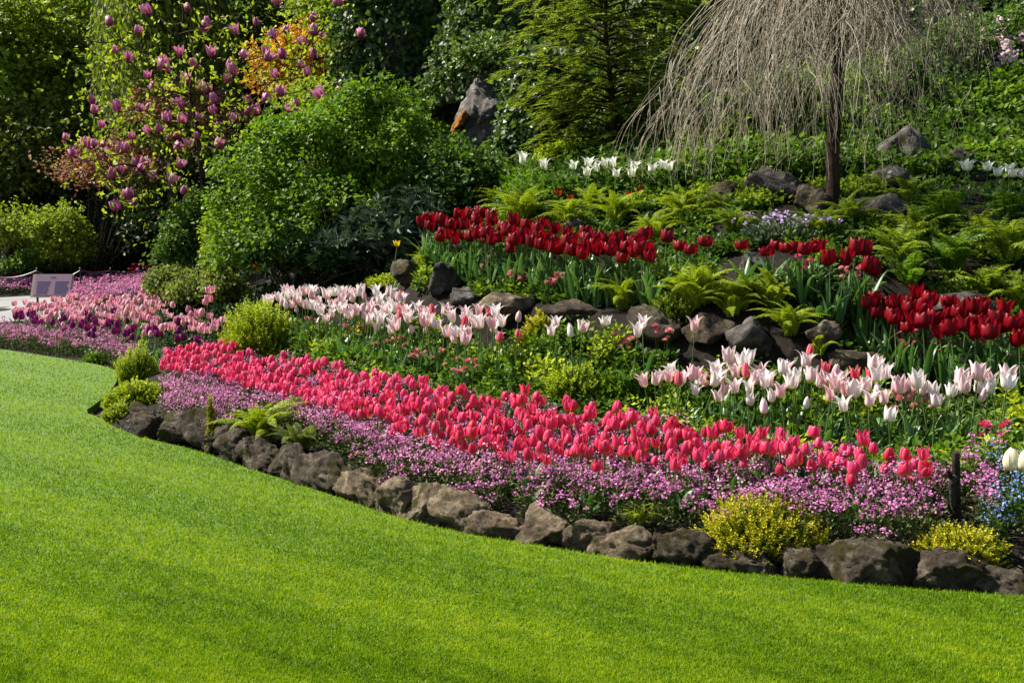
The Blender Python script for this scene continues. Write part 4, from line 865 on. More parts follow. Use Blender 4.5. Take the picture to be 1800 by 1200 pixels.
plant_out(prot, near, rng, coral_label, "coral tulips massed along the front of the border", smin=.8, smax=1.14, tilt=0.10)
mb = MB(); zf = hz(far[:, 0], far[:, 1]); proto_m = [flower_mesh(("cup", "open", "cup")[k], 230 + k) for k in range(3)]
for i, (x, y) in enumerate(far):
    fm = proto_m[i % 3]; a = rng.uniform(0, TAU); ca, sa = math.cos(a), math.sin(a); s = 0.069 * rng.uniform(0.85, 1.12); h = 0.225 * rng.uniform(0.88, 1.1); lx, ly = rng.normal(0, 0.012, 2)
    for v, t, u, (f, _, sm) in zip(fm.v, fm.t, fm.u, fm.f): 
        pass
    V = np.concatenate(fm.v) @ np.array([[ca, sa, 0], [-sa, ca, 0], [0, 0, 1]]) * s + [x + lx, y + ly, zf[i] + h]
    F = np.concatenate([f for f, _, _ in fm.f]); mb.add(V, F, np.concatenate(fm.t), np.concatenate(fm.u), 0, True)
    tubes(mb, np.array([[[x, y, zf[i] - .02], [x + lx * .4, y + ly * .4, zf[i] + h * .5], [x + lx, y + ly, zf[i] + h]]]), 0.004, 4, 0.5, 1)
    b = rng.uniform(0, TAU); vv, tt, uu = leafblade(rng, 0.2, 0.02, 0.4); vv = vv @ np.array([[math.cos(b), math.sin(b), 0], [-math.sin(b), math.cos(b), 0], [0, 0, 1]]) + [x, y, zf[i]]
    mb.add(vv, grid_faces(11, 5), tt.ravel(), uu.ravel(), 2, True)
o = tag(mb.build("coral_tulips", ["petal_coral_base", "stem_green", "tulip_leaf"]), "coral pink tulips crowding the far tapering end of the front drift", "tulips", kind="stuff")

# ------------------------------------------------------------------ lily flowered white and pink tulips
rng = np.random.default_rng(301)
def lily_protos(): return [tulip_proto("lily_tulip", "white tulip", ("lily", "lily", "goblet", "lily", "goblet", "cup")[k], "petal_lily", (0.100, 0.106, 0.096, 0.094, 0.098, 0.088)[k], 0.43, 310 + k, 2 + (k % 2), (0.95, 0.85, 0.85, 1.0, 0.75, 0.66)[k], 0.27) for k in range(6)]
ptsA = strip_points(S_LILY_A, 118, 0.080, rng)
ptsB = strip_points(S_LILY_B, 74, 0.09, rng)
single = [(885, 574, 8.2), (902, 566, 8.3), (965, 590, 7.9), (978, 575, 8.0), (1018, 583, 7.8), (1008, 592, 7.7), (1070, 574, 7.9), (1113, 590, 7.6), (1135, 576, 7.7), (1215, 580, 7.5), (812, 605, 8.1), (845, 555, 8.6), (1345, 727, 6.2), (1570, 740, 6.05), (1290, 690, 6.75), (1525, 715, 6.2)]
LM = [(540, "above the lime feathery shrub"), (640, "beside the dark rhododendron"), (760, "in front of the dark pointed rock"), (830, "beside the red striped tulips"), (890, "next to the golden shrublet"), (970, "just past the golden shrublet"), (1020, "in front of the flat ledge rock"), (1070, "standing apart before the shaded ledge"), (1125, "paired below the lime ferns"), (1215, "alone before the shaded ledge rock")]
LB = [(1160, "at its near end"), (1265, "below the rugged dark boulder"), (1345, "below the small upright fern"), (1420, "below the small fern frond"), (1500, "in front of the low dark rock"), (1590, "in front of magenta daisies"), (1680, "behind the wooden stake"), (1755, "beyond the wooden stake")]
sxy = []
for px, py, d in single:
    p = P(px, py, d); sxy.append([p[0], p[1], p[2]])
sxy = np.array(sxy)
labA = lambda x, y, z: "white blush tulip of the upper drift %s" % where(LM, pix(np.array([x, y, z + .4]))[0])
labB = lambda x, y, z: "white blush tulip of the lower drift %s" % where(LB, pix(np.array([x, y, z + .4]))[0])
plant_out(lily_protos(), ptsA, rng, labA, "pointed white and blush tulips", smin=.8, tilt=0.11)
plant_out(lily_protos(), ptsB, rng, labB, "pointed white and blush tulips", smin=.8, tilt=0.11)
ls = plant_out(lily_protos(), sxy[:, :2], rng, lambda x, y, z: "white pointed tulip standing singly %s" % where(LM + [(1345, "below the lower drift of white tulips"), (1570, "among leaves behind the coral tulips")], pix(np.array([x, y, z + .4]))[0]), "pointed white and blush tulips", tilt=0.05)
for o, p in zip(ls, sxy):                                            # stems as long as each one stands
    h = max(0.2, p[2] + 0.04 - o.location.z); o.scale = (0.95, 0.95, min(1.35, max(0.7, h / 0.43)))
stripe = [(700, 530, 9.5), (703, 552, 9.2), (706, 562, 9.1), (776, 552, 8.9), (820, 575, 8.5), (856, 558, 8.7), (905, 596, 8.1), (876, 603, 8.0), (1187, 676, 7.0), (1410, 627, 7.1), (1505, 668, 6.7), (1530, 672, 6.6), (1318, 662, 6.9), (1440, 655, 6.9)]
sp = np.array([P(*q) for q in stripe])
prot = [tulip_proto("striped_tulip", "red tulip", "cup" if k < 2 else "goblet", "petal_stripe", 0.088, 0.42, 330 + k, 2, 0.72, 0.25) for k in range(3)]
SL = ["upper red striped tulip among white tulips near the dark pointed rock", "middle red striped tulip among white tulips near the dark pointed rock", "lowest red striped tulip among white tulips near the dark pointed rock", "red and white striped tulip under the flat ledge rock", "red flushed tulip just below a cluster of white tulips", "red striped tulip close to the white tulip beside the golden shrublet", "red tulip hanging at the golden shrublet's foot", "small red tulip among leaves below the golden shrublet", "red striped tulip at the near end of the lower white drift", "slim red tulip bud rising beside the small fern frond", "red striped tulip mid drift before the low dark rock", "red flamed tulip right beside another in the lower drift", "pale red striped tulip below the rugged dark boulder", "red streaked tulip tucked behind blush tulips in the lower drift"]
for o, p, l in zip(plant_out(prot, sp[:, :2], rng, lambda x, y, z: "red", "red striped tulips"), sp, SL):
    h = max(0.2, p[2] + 0.04 - o.location.z); o.scale = (0.9, 0.9, min(1.35, max(0.6, h / 0.42))); o["label"] = l

# ------------------------------------------------------------------ dark red tulips
rng = np.random.default_rng(401)
def red_protos(): return [tulip_proto("red_tulip", "dark red tulip", ("open", "goblet", "open", "open")[k], "petal_red", 0.098, 0.44, 410 + k, 4, (1.02, 0.92, 1.0, 1.06)[k], 0.36) for k in range(4)]
RM = [(780, "at the far tapering end of the upper drift"), (860, "above the dark pointed rock"), (930, "behind the tall pink daisy spike"), (1010, "in front of the pinkish grey rock"), (1090, "above the lime fern on the ledge"), (1150, "at the near end of the upper drift")]
RB = [(1540, "at the far end of the lower drift"), (1600, "above the magenta daisies"), (1690, "in front of dark shade below the sword ferns"), (1780, "at the outer end of the lower drift")]
plant_out(red_protos(), strip_points(S_RED, 118, 0.088, rng), rng, lambda x, y, z: "dark red tulip %s" % where(RM, pix(np.array([x, y, z + .4]))[0]), "dark red tulips")
plant_out(red_protos(), strip_points(S_RED_B, 76, 0.088, rng), rng, lambda x, y, z: "dark red tulip %s" % where(RB, pix(np.array([x, y, z + .4]))[0]), "dark red tulips")
solo = [(1165, 421, 8.6), (1197, 439, 8.4), (1217, 446, 8.3), (1247, 432, 8.3), (1310, 438, 8.2), (1345, 450, 8.1), (1357, 438, 8.2), (1388, 443, 8.1), (1400, 440, 8.15), (1414, 444, 8.0), (1428, 440, 8.1), (1440, 437, 8.15), (1460, 458, 7.9), (1475, 457, 7.9), (1490, 440, 8.1), (1512, 446, 8.0), (1524, 441, 8.1), (1535, 446, 8.0)]
SN = ["raised dark red tulip standing above its drift", "small dark red tulip just past the raised one", "dark red tulip touching a small neighbour over lime fern", "large single dark red tulip over the lime fern", "dark red goblet tulip before the pale grey rock", "lower of two dark red tulips near the pale grey rock", "upper of two dark red tulips near the pale grey rock"]
so = np.array([P(*q) for q in solo]); objs = plant_out(red_protos(), so[:, :2], rng, lambda x, y, z: "dark red tulip %s" % where([(1414, "in the broad clump before the purple aubrieta"), (1467, "in the low pair hanging below the clump"), (1515, "in the last clump before the sword ferns")], pix(np.array([x, y, z + .4]))[0]), "dark red tulips")
for i, (o, p) in enumerate(zip(objs, so)):
    h = max(0.25, p[2] + 0.04 - o.location.z); o.scale = (1.0, 1.0, min(1.4, max(0.7, h / 0.45)))
    if i < len(SN): o["label"] = SN[i]
rp = [on_ground(px, py, d) for px, py, d in [(985, 345, 10.9), (1003, 352, 10.8), (1030, 350, 10.8), (1105, 345, 10.7), (1125, 348, 10.7)]]
prot = [tulip_proto("primrose", "small red flower", "goblet", "petal_red2", 0.05, 0.14, 440 + k, 3, 1.3, 0.12) for k in range(2)] if petal_mat("petal_red2", (0.5, 0.1, 0.01), (0.42, 0.03, 0.012), (0.48, 0.06, 0.02)) else None
for o, l in zip(plant_out(prot, np.array(rp)[:, :2], rng, lambda x, y, z: "", "small red flowers under the white tulips"), ["small brick red flower at the far side of the white tulip clump", "small brick red flower in front of the first one", "small brick red flower under the tallest white tulips", "small dark red flower under the yellowish white tulip", "small dark red flower nearest the weeping twigs"]): o["label"] = l; o["category"] = "flower"

# ------------------------------------------------------------------ white tulips high on the bank
rng = np.random.default_rng(501)
wt = [(918, 291, 11.6, "white tulip alone in front of the ivy column"), (955, 300, 11.4, "white tulip between two others before dark shade"), (1002, 303, 11.2, "white tulip standing just off the main white clump"), (1038, 297, 11.1, "spreading white tulip at the start of the main clump"), (1052, 307, 11.0, "shorter white tulip inside the main clump"), (1064, 298, 11.1, "narrow white tulip inside the main clump"), (1082, 297, 11.0, "largest white tulip closing the main clump"), (1030, 317, 10.9, "small white tulip bud under the main clump"), (1080, 327, 10.8, "white tulip lowest below the main clump"), (1115, 312, 10.9, "white tulip against the first weeping twigs"), (1111, 330, 10.7, "white tulip beneath another among weeping twigs"), (1141, 322, 10.7, "yellowish white tulip among the weeping twigs"), (1170, 302, 10.7, "white tulip high among the weeping twigs"), (1184, 322, 10.6, "white tulip nearest the weeping tree trunk"),
      (1705, 318, 10.0, "cream tulip at the start of the shaded clump on the bank"), (1738, 312, 10.0, "tallest cream tulip of the shaded clump on the bank"), (1755, 328, 9.9, "greenish cream tulip low in the shaded clump"), (1775, 316, 10.0, "yellow cream tulip at the back of the shaded clump"), (1777, 330, 9.9, "narrow greenish tulip low in the shaded clump"), (1793, 322, 9.9, "cream tulip at the outer end of the shaded clump"), (1693, 334, 10.0, "pale tulip lowest in the shaded clump on the bank")]
prot = [tulip_proto("white_tulip", "white tulip", "lily", "petal_white", 0.135, 0.46, 510 + k, 3, 0.85, 0.28) for k in range(4)]
wp = np.array([P(*q[:3]) for q in wt]); objs = plant_out(prot, wp[:, :2], rng, lambda x, y, z: "", "white tulips on the high bank", tilt=0.04)
for o, p, q in zip(objs, wp, wt):
    h = max(0.2, p[2] + 0.05 - o.location.z); o.scale = (1, 1, min(1.5, max(0.7, h / 0.44))); o["label"] = q[3]

# ------------------------------------------------------------------ pale pink and purple tulips by the lawn, far end
rng = np.random.default_rng(601)
FM = [(60, "in front of the path"), (130, "in front of the sign"), (200, "behind the mauve forget-me-nots"), (260, "beside the olive bush"), (330, "behind the olive feathery plant"), (380, "beside the lime feathery shrub")]
def pinkskip(px, v): return np.zeros(len(px), bool)
allp = strip_points(S_PINK, 330, 0.115, rng)
pv = pix(np.column_stack([allp, hz(allp[:, 0], allp[:, 1]) + 0.36])); fr = (pv[:, 1] - np.interp(pv[:, 0], S_PINK.b[:, 0], S_PINK.b[:, 1])) / np.maximum(np.interp(pv[:, 0], S_PINK.f[:, 0], S_PINK.f[:, 1]) - np.interp(pv[:, 0], S_PINK.b[:, 0], S_PINK.b[:, 1]), 5)
pr = np.where(pv[:, 0] < 280, 0.75 * smooth(0.38, 0.85, fr), 0.28 * smooth(0.3, 0.9, fr)); isp = rng.random(len(allp)) < pr
prot = [tulip_proto("pink_tulip", "pale pink tulip", ("open", "cup", "goblet")[k], "petal_pink", 0.085, 0.40, 610 + k, 2, 0.95, 0.22) for k in range(3)]
plant_out(prot, allp[~isp], rng, lambda x, y, z: "pale pink and cream tulip %s" % where(FM, pix(np.array([x, y, z + .36]))[0]), "pale pink tulips at the far end of the lawn")
prot = [tulip_proto("purple_tulip", "deep purple tulip", ("cup", "open")[k], "petal_purple", 0.085, 0.37, 620 + k, 2, 0.95, 0.22) for k in range(2)]
plant_out(prot, allp[isp], rng, lambda x, y, z: "deep purple tulip among pale pink ones %s" % where(FM, pix(np.array([x, y, z + .36]))[0]), "deep purple tulips at the far end of the lawn")

# single flowers of their own kind
rng = np.random.default_rng(650)
def one_flower(name, label, kind, pet, px, py, d, size, aspect, nleaf=3, leaf_len=0.2, cat="flower", seed=651):
    p = P(px, py, d); g = on_ground(px, py, d); h = max(0.15, p[2] - g[2] + size * 0.5)
    o = tulip_proto(name, label, kind, pet, size, h, seed, nleaf, aspect, leaf_len); o.location = g; o["label"] = label; o["category"] = cat; return o
one_flower("daffodil", "single small yellow flower in front of the grey leaved rhododendron", "goblet", "petal_yellow", 688, 433, 10.4, 0.055, 1.1)
one_flower("crown_imperial", "orange drooping flower head with a green tuft before the bright shrub", "goblet", "petal_orange", 441, 481, 11.6, 0.11, 0.9, 4, 0.3)
one_flower("cream_tulip", "large cream white cup tulip near the blue forget-me-nots", "cup", "petal_cream", 1783, 826, 5.25, 0.105, 0.92, 3, 0.22, "tulip", 654)
one_flower("cream_tulip", "cream white cup tulip outermost beside its large twin", "cup", "petal_cream", 1806, 828, 5.2, 0.10, 0.92, 3, 0.22, "tulip", 655)

# ------------------------------------------------------------------ magnolia: branches grown out to each blossom
def magnolia():
    rng = np.random.default_rng(701); D = 17.0
    pts2 = [(200, 93), (194, 45), (242, 60), (227, 108), (290, 118), (297, 128), (285, 124), (317, 100), (325, 147), (367, 47), (360, 55), (372, 100), (425, 103), (405, 122), (413, 130), (402, 148), (483, 68), (452, 47), (547, 37), (563, 70), (535, 80), (550, 62), (470, 95), (468, 108), (497, 102), (555, 103), (543, 132), (487, 137), (483, 8), (270, 163), (293, 163), (352, 160), (362, 165), (380, 182), (490, 170), (567, 173), (592, 165), (163, 183), (165, 200), (208, 195), (245, 197), (259, 197), (318, 192), (348, 212), (377, 200), (383, 227), (323, 218), (437, 183), (467, 182), (433, 202), (452, 202), (505, 198), (520, 188), (521, 200), (115, 247), (128, 275), (165, 258), (180, 258), (152, 260), (183, 278), (212, 270), (222, 265), (263, 235), (277, 235), (313, 242), (298, 248), (310, 267), (333, 262), (382, 260), (240, 290), (252, 296), (244, 300), (213, 303), (197, 315), (273, 315), (315, 297), (302, 323), (322, 342), (227, 350), (228, 360), (206, 370), (343, 363), (636, 65), (620, 85), (262, 25), (330, 20), (590, 10), (415, 60), (528, 120), (345, 120), (295, 215), (260, 140), (232, 245), (350, 245), (408, 215), (180, 225), (500, 60)]
    base = on_ground(362, 478, D); root = thing("magnolia_tree", "magnolia tree covered in purple pink cup blossoms on bare spreading branches", "tree", tuple(base))
    T = np.array([base - [0, 0, .1], P(356, 420, D), P(352, 350, D), P(352, 280, D), P(349, 215, D - .05), P(332, 165, D), P(345, 110, D), P(322, 40, D + .1)])
    mb = MB(); polytube(mb, T, 0.06, 0.008, 9, 0.05, 3, m=40); nodes = [(p, i / 8) for i, p in enumerate(T[1:], 1)]
    spots = [np.array(P(x, y, D + rng.normal(0, 0.75))) for x, y in pts2]
    more = [np.array(P(rng.uniform(110, 620), rng.uniform(-80, 370), D + rng.normal(0, .9))) for _ in range(95)]
    more = [p for p in more if ((pix(p)[0] - 350) / 280) ** 2 + ((pix(p)[1] - 160) / 230) ** 2 < 1]
    order = sorted([(np.linalg.norm(p - T[4]), i) for i, p in enumerate(spots + more)])
    allp = spots + more; tips = []
    for _, i in order:
        p = allp[i]; best, bq = None, 1e9
        for q, lv in nodes:
            dd = np.linalg.norm(p - q) + 0.9 * max(0, q[2] - p[2] + 0.1) + 0.10 * lv * 3
            if dd < bq: bq, best = dd, (q, lv)
        q, lv = best; L = np.linalg.norm(p - q); m1 = q * 0.6 + p * 0.4 + rng.normal(0, 0.07, 3) * L + [0, 0, -0.06 * L]; m2 = q * 0.25 + p * 0.75 + rng.normal(0, 0.05, 3) * L + [0, 0, -0.07 * L]
        Q = polytube(mb, [q, m1, m2, p], 0.016 if L > 0.7 else 0.010, 0.006, 5, 0.01, i, m=9)
        for k in (3, 5, 7): nodes.append((Q[k], lv + 0.25))
        tips.append((p, unit(p - m2)))
    mb.build("trunk", "bark", root, base)
    metas = []
    for k in range(4):
        fm = flower_mesh(("open", "cup", "open", "goblet")[k], 720 + k); metas.append(fm.mesh("blossom", "petal_magnolia"))
    for j, p in enumerate(spots):
        s = rng.uniform(0.115, 0.19); ax = unit(np.array([rng.normal(0, .35), rng.normal(0, .35), 1.0])); q = Vector(ax).to_track_quat('Z', 'Y')
        o = link("blossom", metas[j % 4], root, tuple(p - base), (0, 0, 0), (s * 0.85, s * 0.85, s)); o.rotation_euler = (q @ Matrix.Rotation(rng.uniform(0, TAU), 3, 'Z').to_quaternion()).to_euler()
    cp = np.array([t[0] for t in tips]); n = 1000; i = rng.integers(0, len(cp), n); ps = cp[i] + rng.normal(0, 0.24, (n, 3)); mb = MB()
    ps = np.array([nodes[k][0] for k in rng.integers(8, len(nodes), n // 2)] + list(ps[: n // 2])) + rng.normal(0, 0.09, (n // 2 * 2, 3)); m = len(ps)
    k = 3; ps = np.repeat(ps, k, 0) + rng.normal(0, 0.025, (m * k, 3))
    leaves(mb, ps, unit(rng.normal(0, .8, (m * k, 3)) + [0, 0, .5]), unit(rng.normal(0, .6, (m * k, 3)) + [0, 0, 1]), rng.uniform(0.045, 0.095, m * k), 0.30, 0.1, np.clip(rng.normal(.5, .25, m * k), 0, 1)); mb.build("foliage", "leaf_lime", root, base)
magnolia()

# ------------------------------------------------------------------ forget-me-nots and low ground cover
def fmn_field(name, label, pts, h, seed, petal="fmn_pink", fl=(0.004, 0.0068), per=26, rad=0.055, lf=34, leaf="leaf_fmn", kind="stuff", cat="forget-me-nots", hv=None):
    rng = np.random.default_rng(seed); n = len(pts); z = hz(pts[:, 0], pts[:, 1]); H = h * rng.uniform(0.62, 1.12, n) * (1 + 0.30 * sn(pts, 2.2, seed + 5)); c = np.column_stack([pts, z]); mb = MB()
    # stems
    k = 8; a = rng.uniform(0, TAU, (n, k)); rr = rad * np.sqrt(rng.random((n, k))); tip = c[:, None] + np.stack([np.cos(a) * rr, np.sin(a) * rr, H[:, None] * rng.uniform(0.76, 1.04, (n, k))], -1); b = np.repeat(c[:, None], k, 1)
    S = np.stack([b, (b * .55 + tip * .45) + rng.normal(0, .006, b.shape), tip], 2).reshape(-1, 3, 3); tubes(mb, S, np.array([.0018, .0014, .001]), 3, 0.4, 1, False)
    # flowers in little sprays round each tip
    i = rng.integers(0, k, (n, per)); t = tip[np.arange(n)[:, None], i].reshape(-1, 3); clump = np.repeat(rng.normal(0, .12, n) + .16 * sn(pts, 1.1, seed + 8), per)
    p = t + rng.normal(0, 1, t.shape) * [.010, .010, .009] ; p[:, 2] = np.minimum(p[:, 2], np.repeat(z + H * 1.05, per)); m = len(p)
    dots(mb, p, rng.normal(0, .55, (m, 3)) + [0.0, -0.25, 0.9], rng.uniform(*fl, m), 5, np.clip(rng.normal(.45, .24, m) + clump, 0, 1), 0)
    # leaves below
    q = np.repeat(c, lf, 0); hh = np.repeat(H, lf) * rng.uniform(0.05, 0.78, n * lf); aa = rng.uniform(0, TAU, n * lf); ra = rad * rng.uniform(0.1, 1.15, n * lf)
    q = q + np.stack([np.cos(aa) * ra, np.sin(aa) * ra, hh], -1); d = unit(np.stack([np.cos(aa), np.sin(aa), rng.uniform(-.1, 1.1, n * lf)], -1) + rng.normal(0, .3, (n * lf, 3)))
    leaves(mb, q, d, np.array([0, 0, 1.0]) + rng.normal(0, .4, d.shape), rng.uniform(.016, .034, n * lf), .26, .06, np.clip(rng.normal(.55, .22, n * lf), 0, 1), 1)
    return tag(mb.build(name, [petal, leaf]), label, cat, kind=kind)

def field_points(fn, n, dist, rng, tries=9000): return poisson(np.array(fn(tries)), dist, n)
rng = np.random.default_rng(801)
def front_bed(N):
    px = rng.uniform(285, 1765, N); yb = np.interp(px, ek[:, 0], ek[:, 1]); g0 = G(px, yb); d0 = g0[:, 1] + 0.23 + 0.04 * np.sin(px / 23.0)
    db = np.interp(px, S_CORAL.b[:, 0], S_CORAL.b[:, 2]) + 0.05; d0 = np.where((px > 470) & (px < 620), d0 + 0.28, d0)
    v = rng.random(N) ** 0.85; d = d0 + (db - d0) * v; x = (px - 900) / FPX * d; keep = rng.random(N) < np.clip(d / 9, 0, 1) * np.clip((db - d0) / 2.2, .25, 1)
    return np.column_stack([x, d])[keep]
fp = field_points(front_bed, 1500, 0.052, rng, 30000); fpx = pix(np.column_stack([fp, 0 * fp[:, 0] + .1]))[:, 0]; fed = np.interp(fpx, ek[:, 0], G(ek[:, 0], ek[:, 1])[:, 1]); fp = fp[~((np.abs(fpx - 468) < 62) & (fp[:, 1] < fed + 0.95)) & (sn(fp, 1.3, 807) > -0.62) & ~((np.abs(fpx - 1674) < 34) & (fp[:, 1] < 5.36))]; fpx = pix(np.column_stack([fp, 0 * fp[:, 0] + .1]))[:, 0]; fed = np.interp(fpx, ek[:, 0], G(ek[:, 0], ek[:, 1])[:, 1])
fmn_field("forget_me_nots", "mauve pink forget-me-nots carpeting the bed under the coral tulips", fp, 0.232, 802, per=34, fl=(.0046, .0078), lf=34, rad=.062, hv=1 + .5 * smooth(.75, .3, fp[:, 1] - fed))
def far_bed(N):
    px = rng.uniform(-60, 235, N); f = np.interp(px, [-60, 0, 60, 130, 185, 235], [15.9, 15.75, 15.0, 14.35, 13.5, 12.3]) + 0.18; bck = np.interp(px, [-60, 0, 100, 200, 235], [17.2, 16.9, 15.9, 14.3, 13.2]); d = f + (bck - f) * rng.random(N)
    return np.column_stack([(px - 900) / FPX * d, d])
fmn_field("forget_me_nots", "mauve forget-me-nots edging the far end of the lawn below purple tulips", field_points(far_bed, 520, 0.075, rng), 0.30, 803, per=34, rad=0.075, fl=(.006, .010), lf=40)
def sign_bed(N):
    px = rng.uniform(-80, 290, N); d = np.where((px > 125) & (rng.random(N) < .75), rng.uniform(20.8, 24.6, N), rng.uniform(24.4, 25.3, N)); return np.column_stack([(px - 900) / FPX * d, d])
fmn_field("forget_me_nots", "pink forget-me-nots in the bed behind the sign and rope fence", field_points(sign_bed, 1100, 0.10, rng), 0.27, 804, per=36, rad=0.1, fl=(.010, .016), lf=30)
def blue_bed(N):
    px = rng.uniform(1758, 2150, N); d = rng.uniform(4.98, 5.6, N); return np.column_stack([(px - 900) / FPX * d, d])
fmn_field("forget_me_nots", "blue forget-me-nots at the outer end of the border beyond the stake", field_points(blue_bed, 200, 0.055, rng), 0.19, 805, petal="fmn_blue", leaf="leaf_mid")

def carpet(name, label, pts, leaf, size, seed, per=16, h=0.07, rad=0.05, wid=.34, cat="ground cover", hmul=None):
    rng = np.random.default_rng(seed); n = len(pts); c = np.column_stack([pts, hz(pts[:, 0], pts[:, 1])]); cl = np.repeat(np.clip(0.5 + 0.25 * sn(pts, 0.9, seed) + rng.normal(0, .1, n), 0, 1), per)
    hh = h * np.repeat(rng.uniform(.5, 1.3, n), per); a = rng.uniform(0, TAU, n * per); r2 = rad * np.sqrt(rng.random(n * per)); q = np.repeat(c, per, 0) + np.stack([np.cos(a) * r2, np.sin(a) * r2, hh * rng.uniform(.1, 1, n * per)], -1)
    d = unit(np.stack([np.cos(a) * .8, np.sin(a) * .8, rng.uniform(-.1, 1.0, n * per)], -1) + rng.normal(0, .35, (n * per, 3))); mb = MB()
    leaves(mb, q, d, np.array([0, 0, 1.0]) + rng.normal(0, .35, d.shape), size * rng.uniform(.6, 1.3, n * per), wid, .06, np.clip(cl + rng.normal(0, .16, n * per), 0, 1)); return tag(mb.build(name, leaf), label, cat, kind="stuff")
def between(p0, p1, n):   # rows of (px, d): front row, back row
    p0, p1 = np.array(p0, float), np.array(p1, float); px = rng.uniform(p0[0, 0], p0[-1, 0], n); f, b = np.interp(px, p0[:, 0], p0[:, 1]), np.interp(px, p1[:, 0], p1[:, 1]); d = f + (b - f) * rng.random(n); return np.column_stack([(px - 900) / FPX * d, d])
mid = between([(470, 9.9), (650, 8.7), (850, 7.7), (1050, 7.05), (1150, 6.85), (1300, 6.45), (1480, 6.05), (1650, 5.75), (1860, 5.6), (2500, 5.4)], [(470, 11.2), (650, 10.2), (850, 8.8), (1050, 8.2), (1150, 7.8), (1300, 7.5), (1480, 7.2), (1650, 7.0), (1860, 6.9), (2500, 6.8)], 3300)
carpet("ground_cover", "low green leaves filling the bed beneath the white and pink tulips", mid, "leaf_mid", .045, 811, 16, .085, .06)
carpet("ground_cover", "light green leafy ground cover among the tulip stems of the middle bed", mid[sn(mid, 1.0, 841) > .05], "leaf_bright", .042, 812, 16, .15, .05)
_up = between([(740, 10.0), (900, 9.2), (1050, 8.6), (1250, 8.1), (1450, 7.9), (1620, 7.4), (1860, 6.9), (2400, 6.8)], [(740, 11.4), (900, 11), (1050, 10.8), (1250, 10.6), (1450, 10.5), (1620, 10.5), (1860, 10.3), (2400, 10.3)], 7600); up = _up[(sn(_up, .8, 840) > -0.02) | (_up[:, 1] > 10.4)]
carpet("ground_cover", "lime leafy clumps scattered through the middle bed below the white tulips", mid[sn(mid, 1.3, 845) > .32] + .03, "leaf_lime", .04, 846, 16, .17, .05)
carpet("ground_cover", "dark green leaves covering the rockery around the red tulips", up, "leaf_mid", .05, 813, 14, .075, .07)
carpet("ground_cover", "yellow green ground cover patches on the rockery behind the red tulips", up[sn(up, .55, 814) > .25][:1100] + rng.normal(0, .03, (len(up[sn(up, .55, 814) > .25][:1100]), 2)), "leaf_lime2", .045, 815, 16, .12, .07)
carpet("ground_cover", "low green leaves at the outer end of the border past the blue flowers", between([(1830, 5.0), (2500, 4.95)], [(1830, 5.75), (2500, 5.6)], 700), "leaf_mid", .04, 821, 14, .07, .05)
bank = between([(880, 11.2), (1100, 10.8), (1300, 10.7), (1500, 10.8), (1860, 10.5), (2300, 10.4)], [(880, 15), (1100, 15), (1300, 15), (1500, 15), (1860, 15), (2300, 15)], 7000)
carpet("ground_cover", "mixed green leafy cover on the sunny bank behind the weeping tree", bank[sn(bank, .5, 822) > -.35], "leaf_mid", .075, 816, 14, .22, .11)
carpet("ground_cover", "bright green leafy cover patches on the sunny bank", bank[sn(bank, .4, 817) > .2][:1500] + .05, "leaf_bright", .07, 818, 14, .3, .1)
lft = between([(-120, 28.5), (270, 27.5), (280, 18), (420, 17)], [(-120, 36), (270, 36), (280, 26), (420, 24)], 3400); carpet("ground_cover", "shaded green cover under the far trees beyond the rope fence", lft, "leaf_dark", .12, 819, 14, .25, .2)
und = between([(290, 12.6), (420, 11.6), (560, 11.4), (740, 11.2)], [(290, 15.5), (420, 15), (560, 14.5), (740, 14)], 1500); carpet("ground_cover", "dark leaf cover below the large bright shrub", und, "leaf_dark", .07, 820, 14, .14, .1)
# leaf litter and crumbs of soil on the open soil behind the edging
rng = np.random.default_rng(830); N = 5200; px = rng.uniform(200, 1880, N); g0 = G(px, np.interp(px, ek[:, 0], ek[:, 1])); d = g0[:, 1] + rng.uniform(.12, .75, N); lp = np.column_stack([(px - 900) / FPX * d, d]); lz = hz(lp[:, 0], lp[:, 1]) + .014
mb = MB(); leaves(mb, np.column_stack([lp, lz]), unit(rng.normal(0, 1, (N, 3)) * [1, 1, .45]), unit(rng.normal(0, .6, (N, 3)) + [0, 0, 1]), rng.uniform(.008, .034, N), rng.uniform(.08, .4, N), .15, rng.random(N)); tag(mb.build("leaf_litter", "litter"), "brown bark mulch and twigs on the soil behind the edging stones", "mulch", kind="stuff") if leaf_mat("litter", [(0, (.014, .009, .006)), (.7, (.06, .04, .024)), (1, (.17, .125, .08))], transl=0, rnd=0) else None

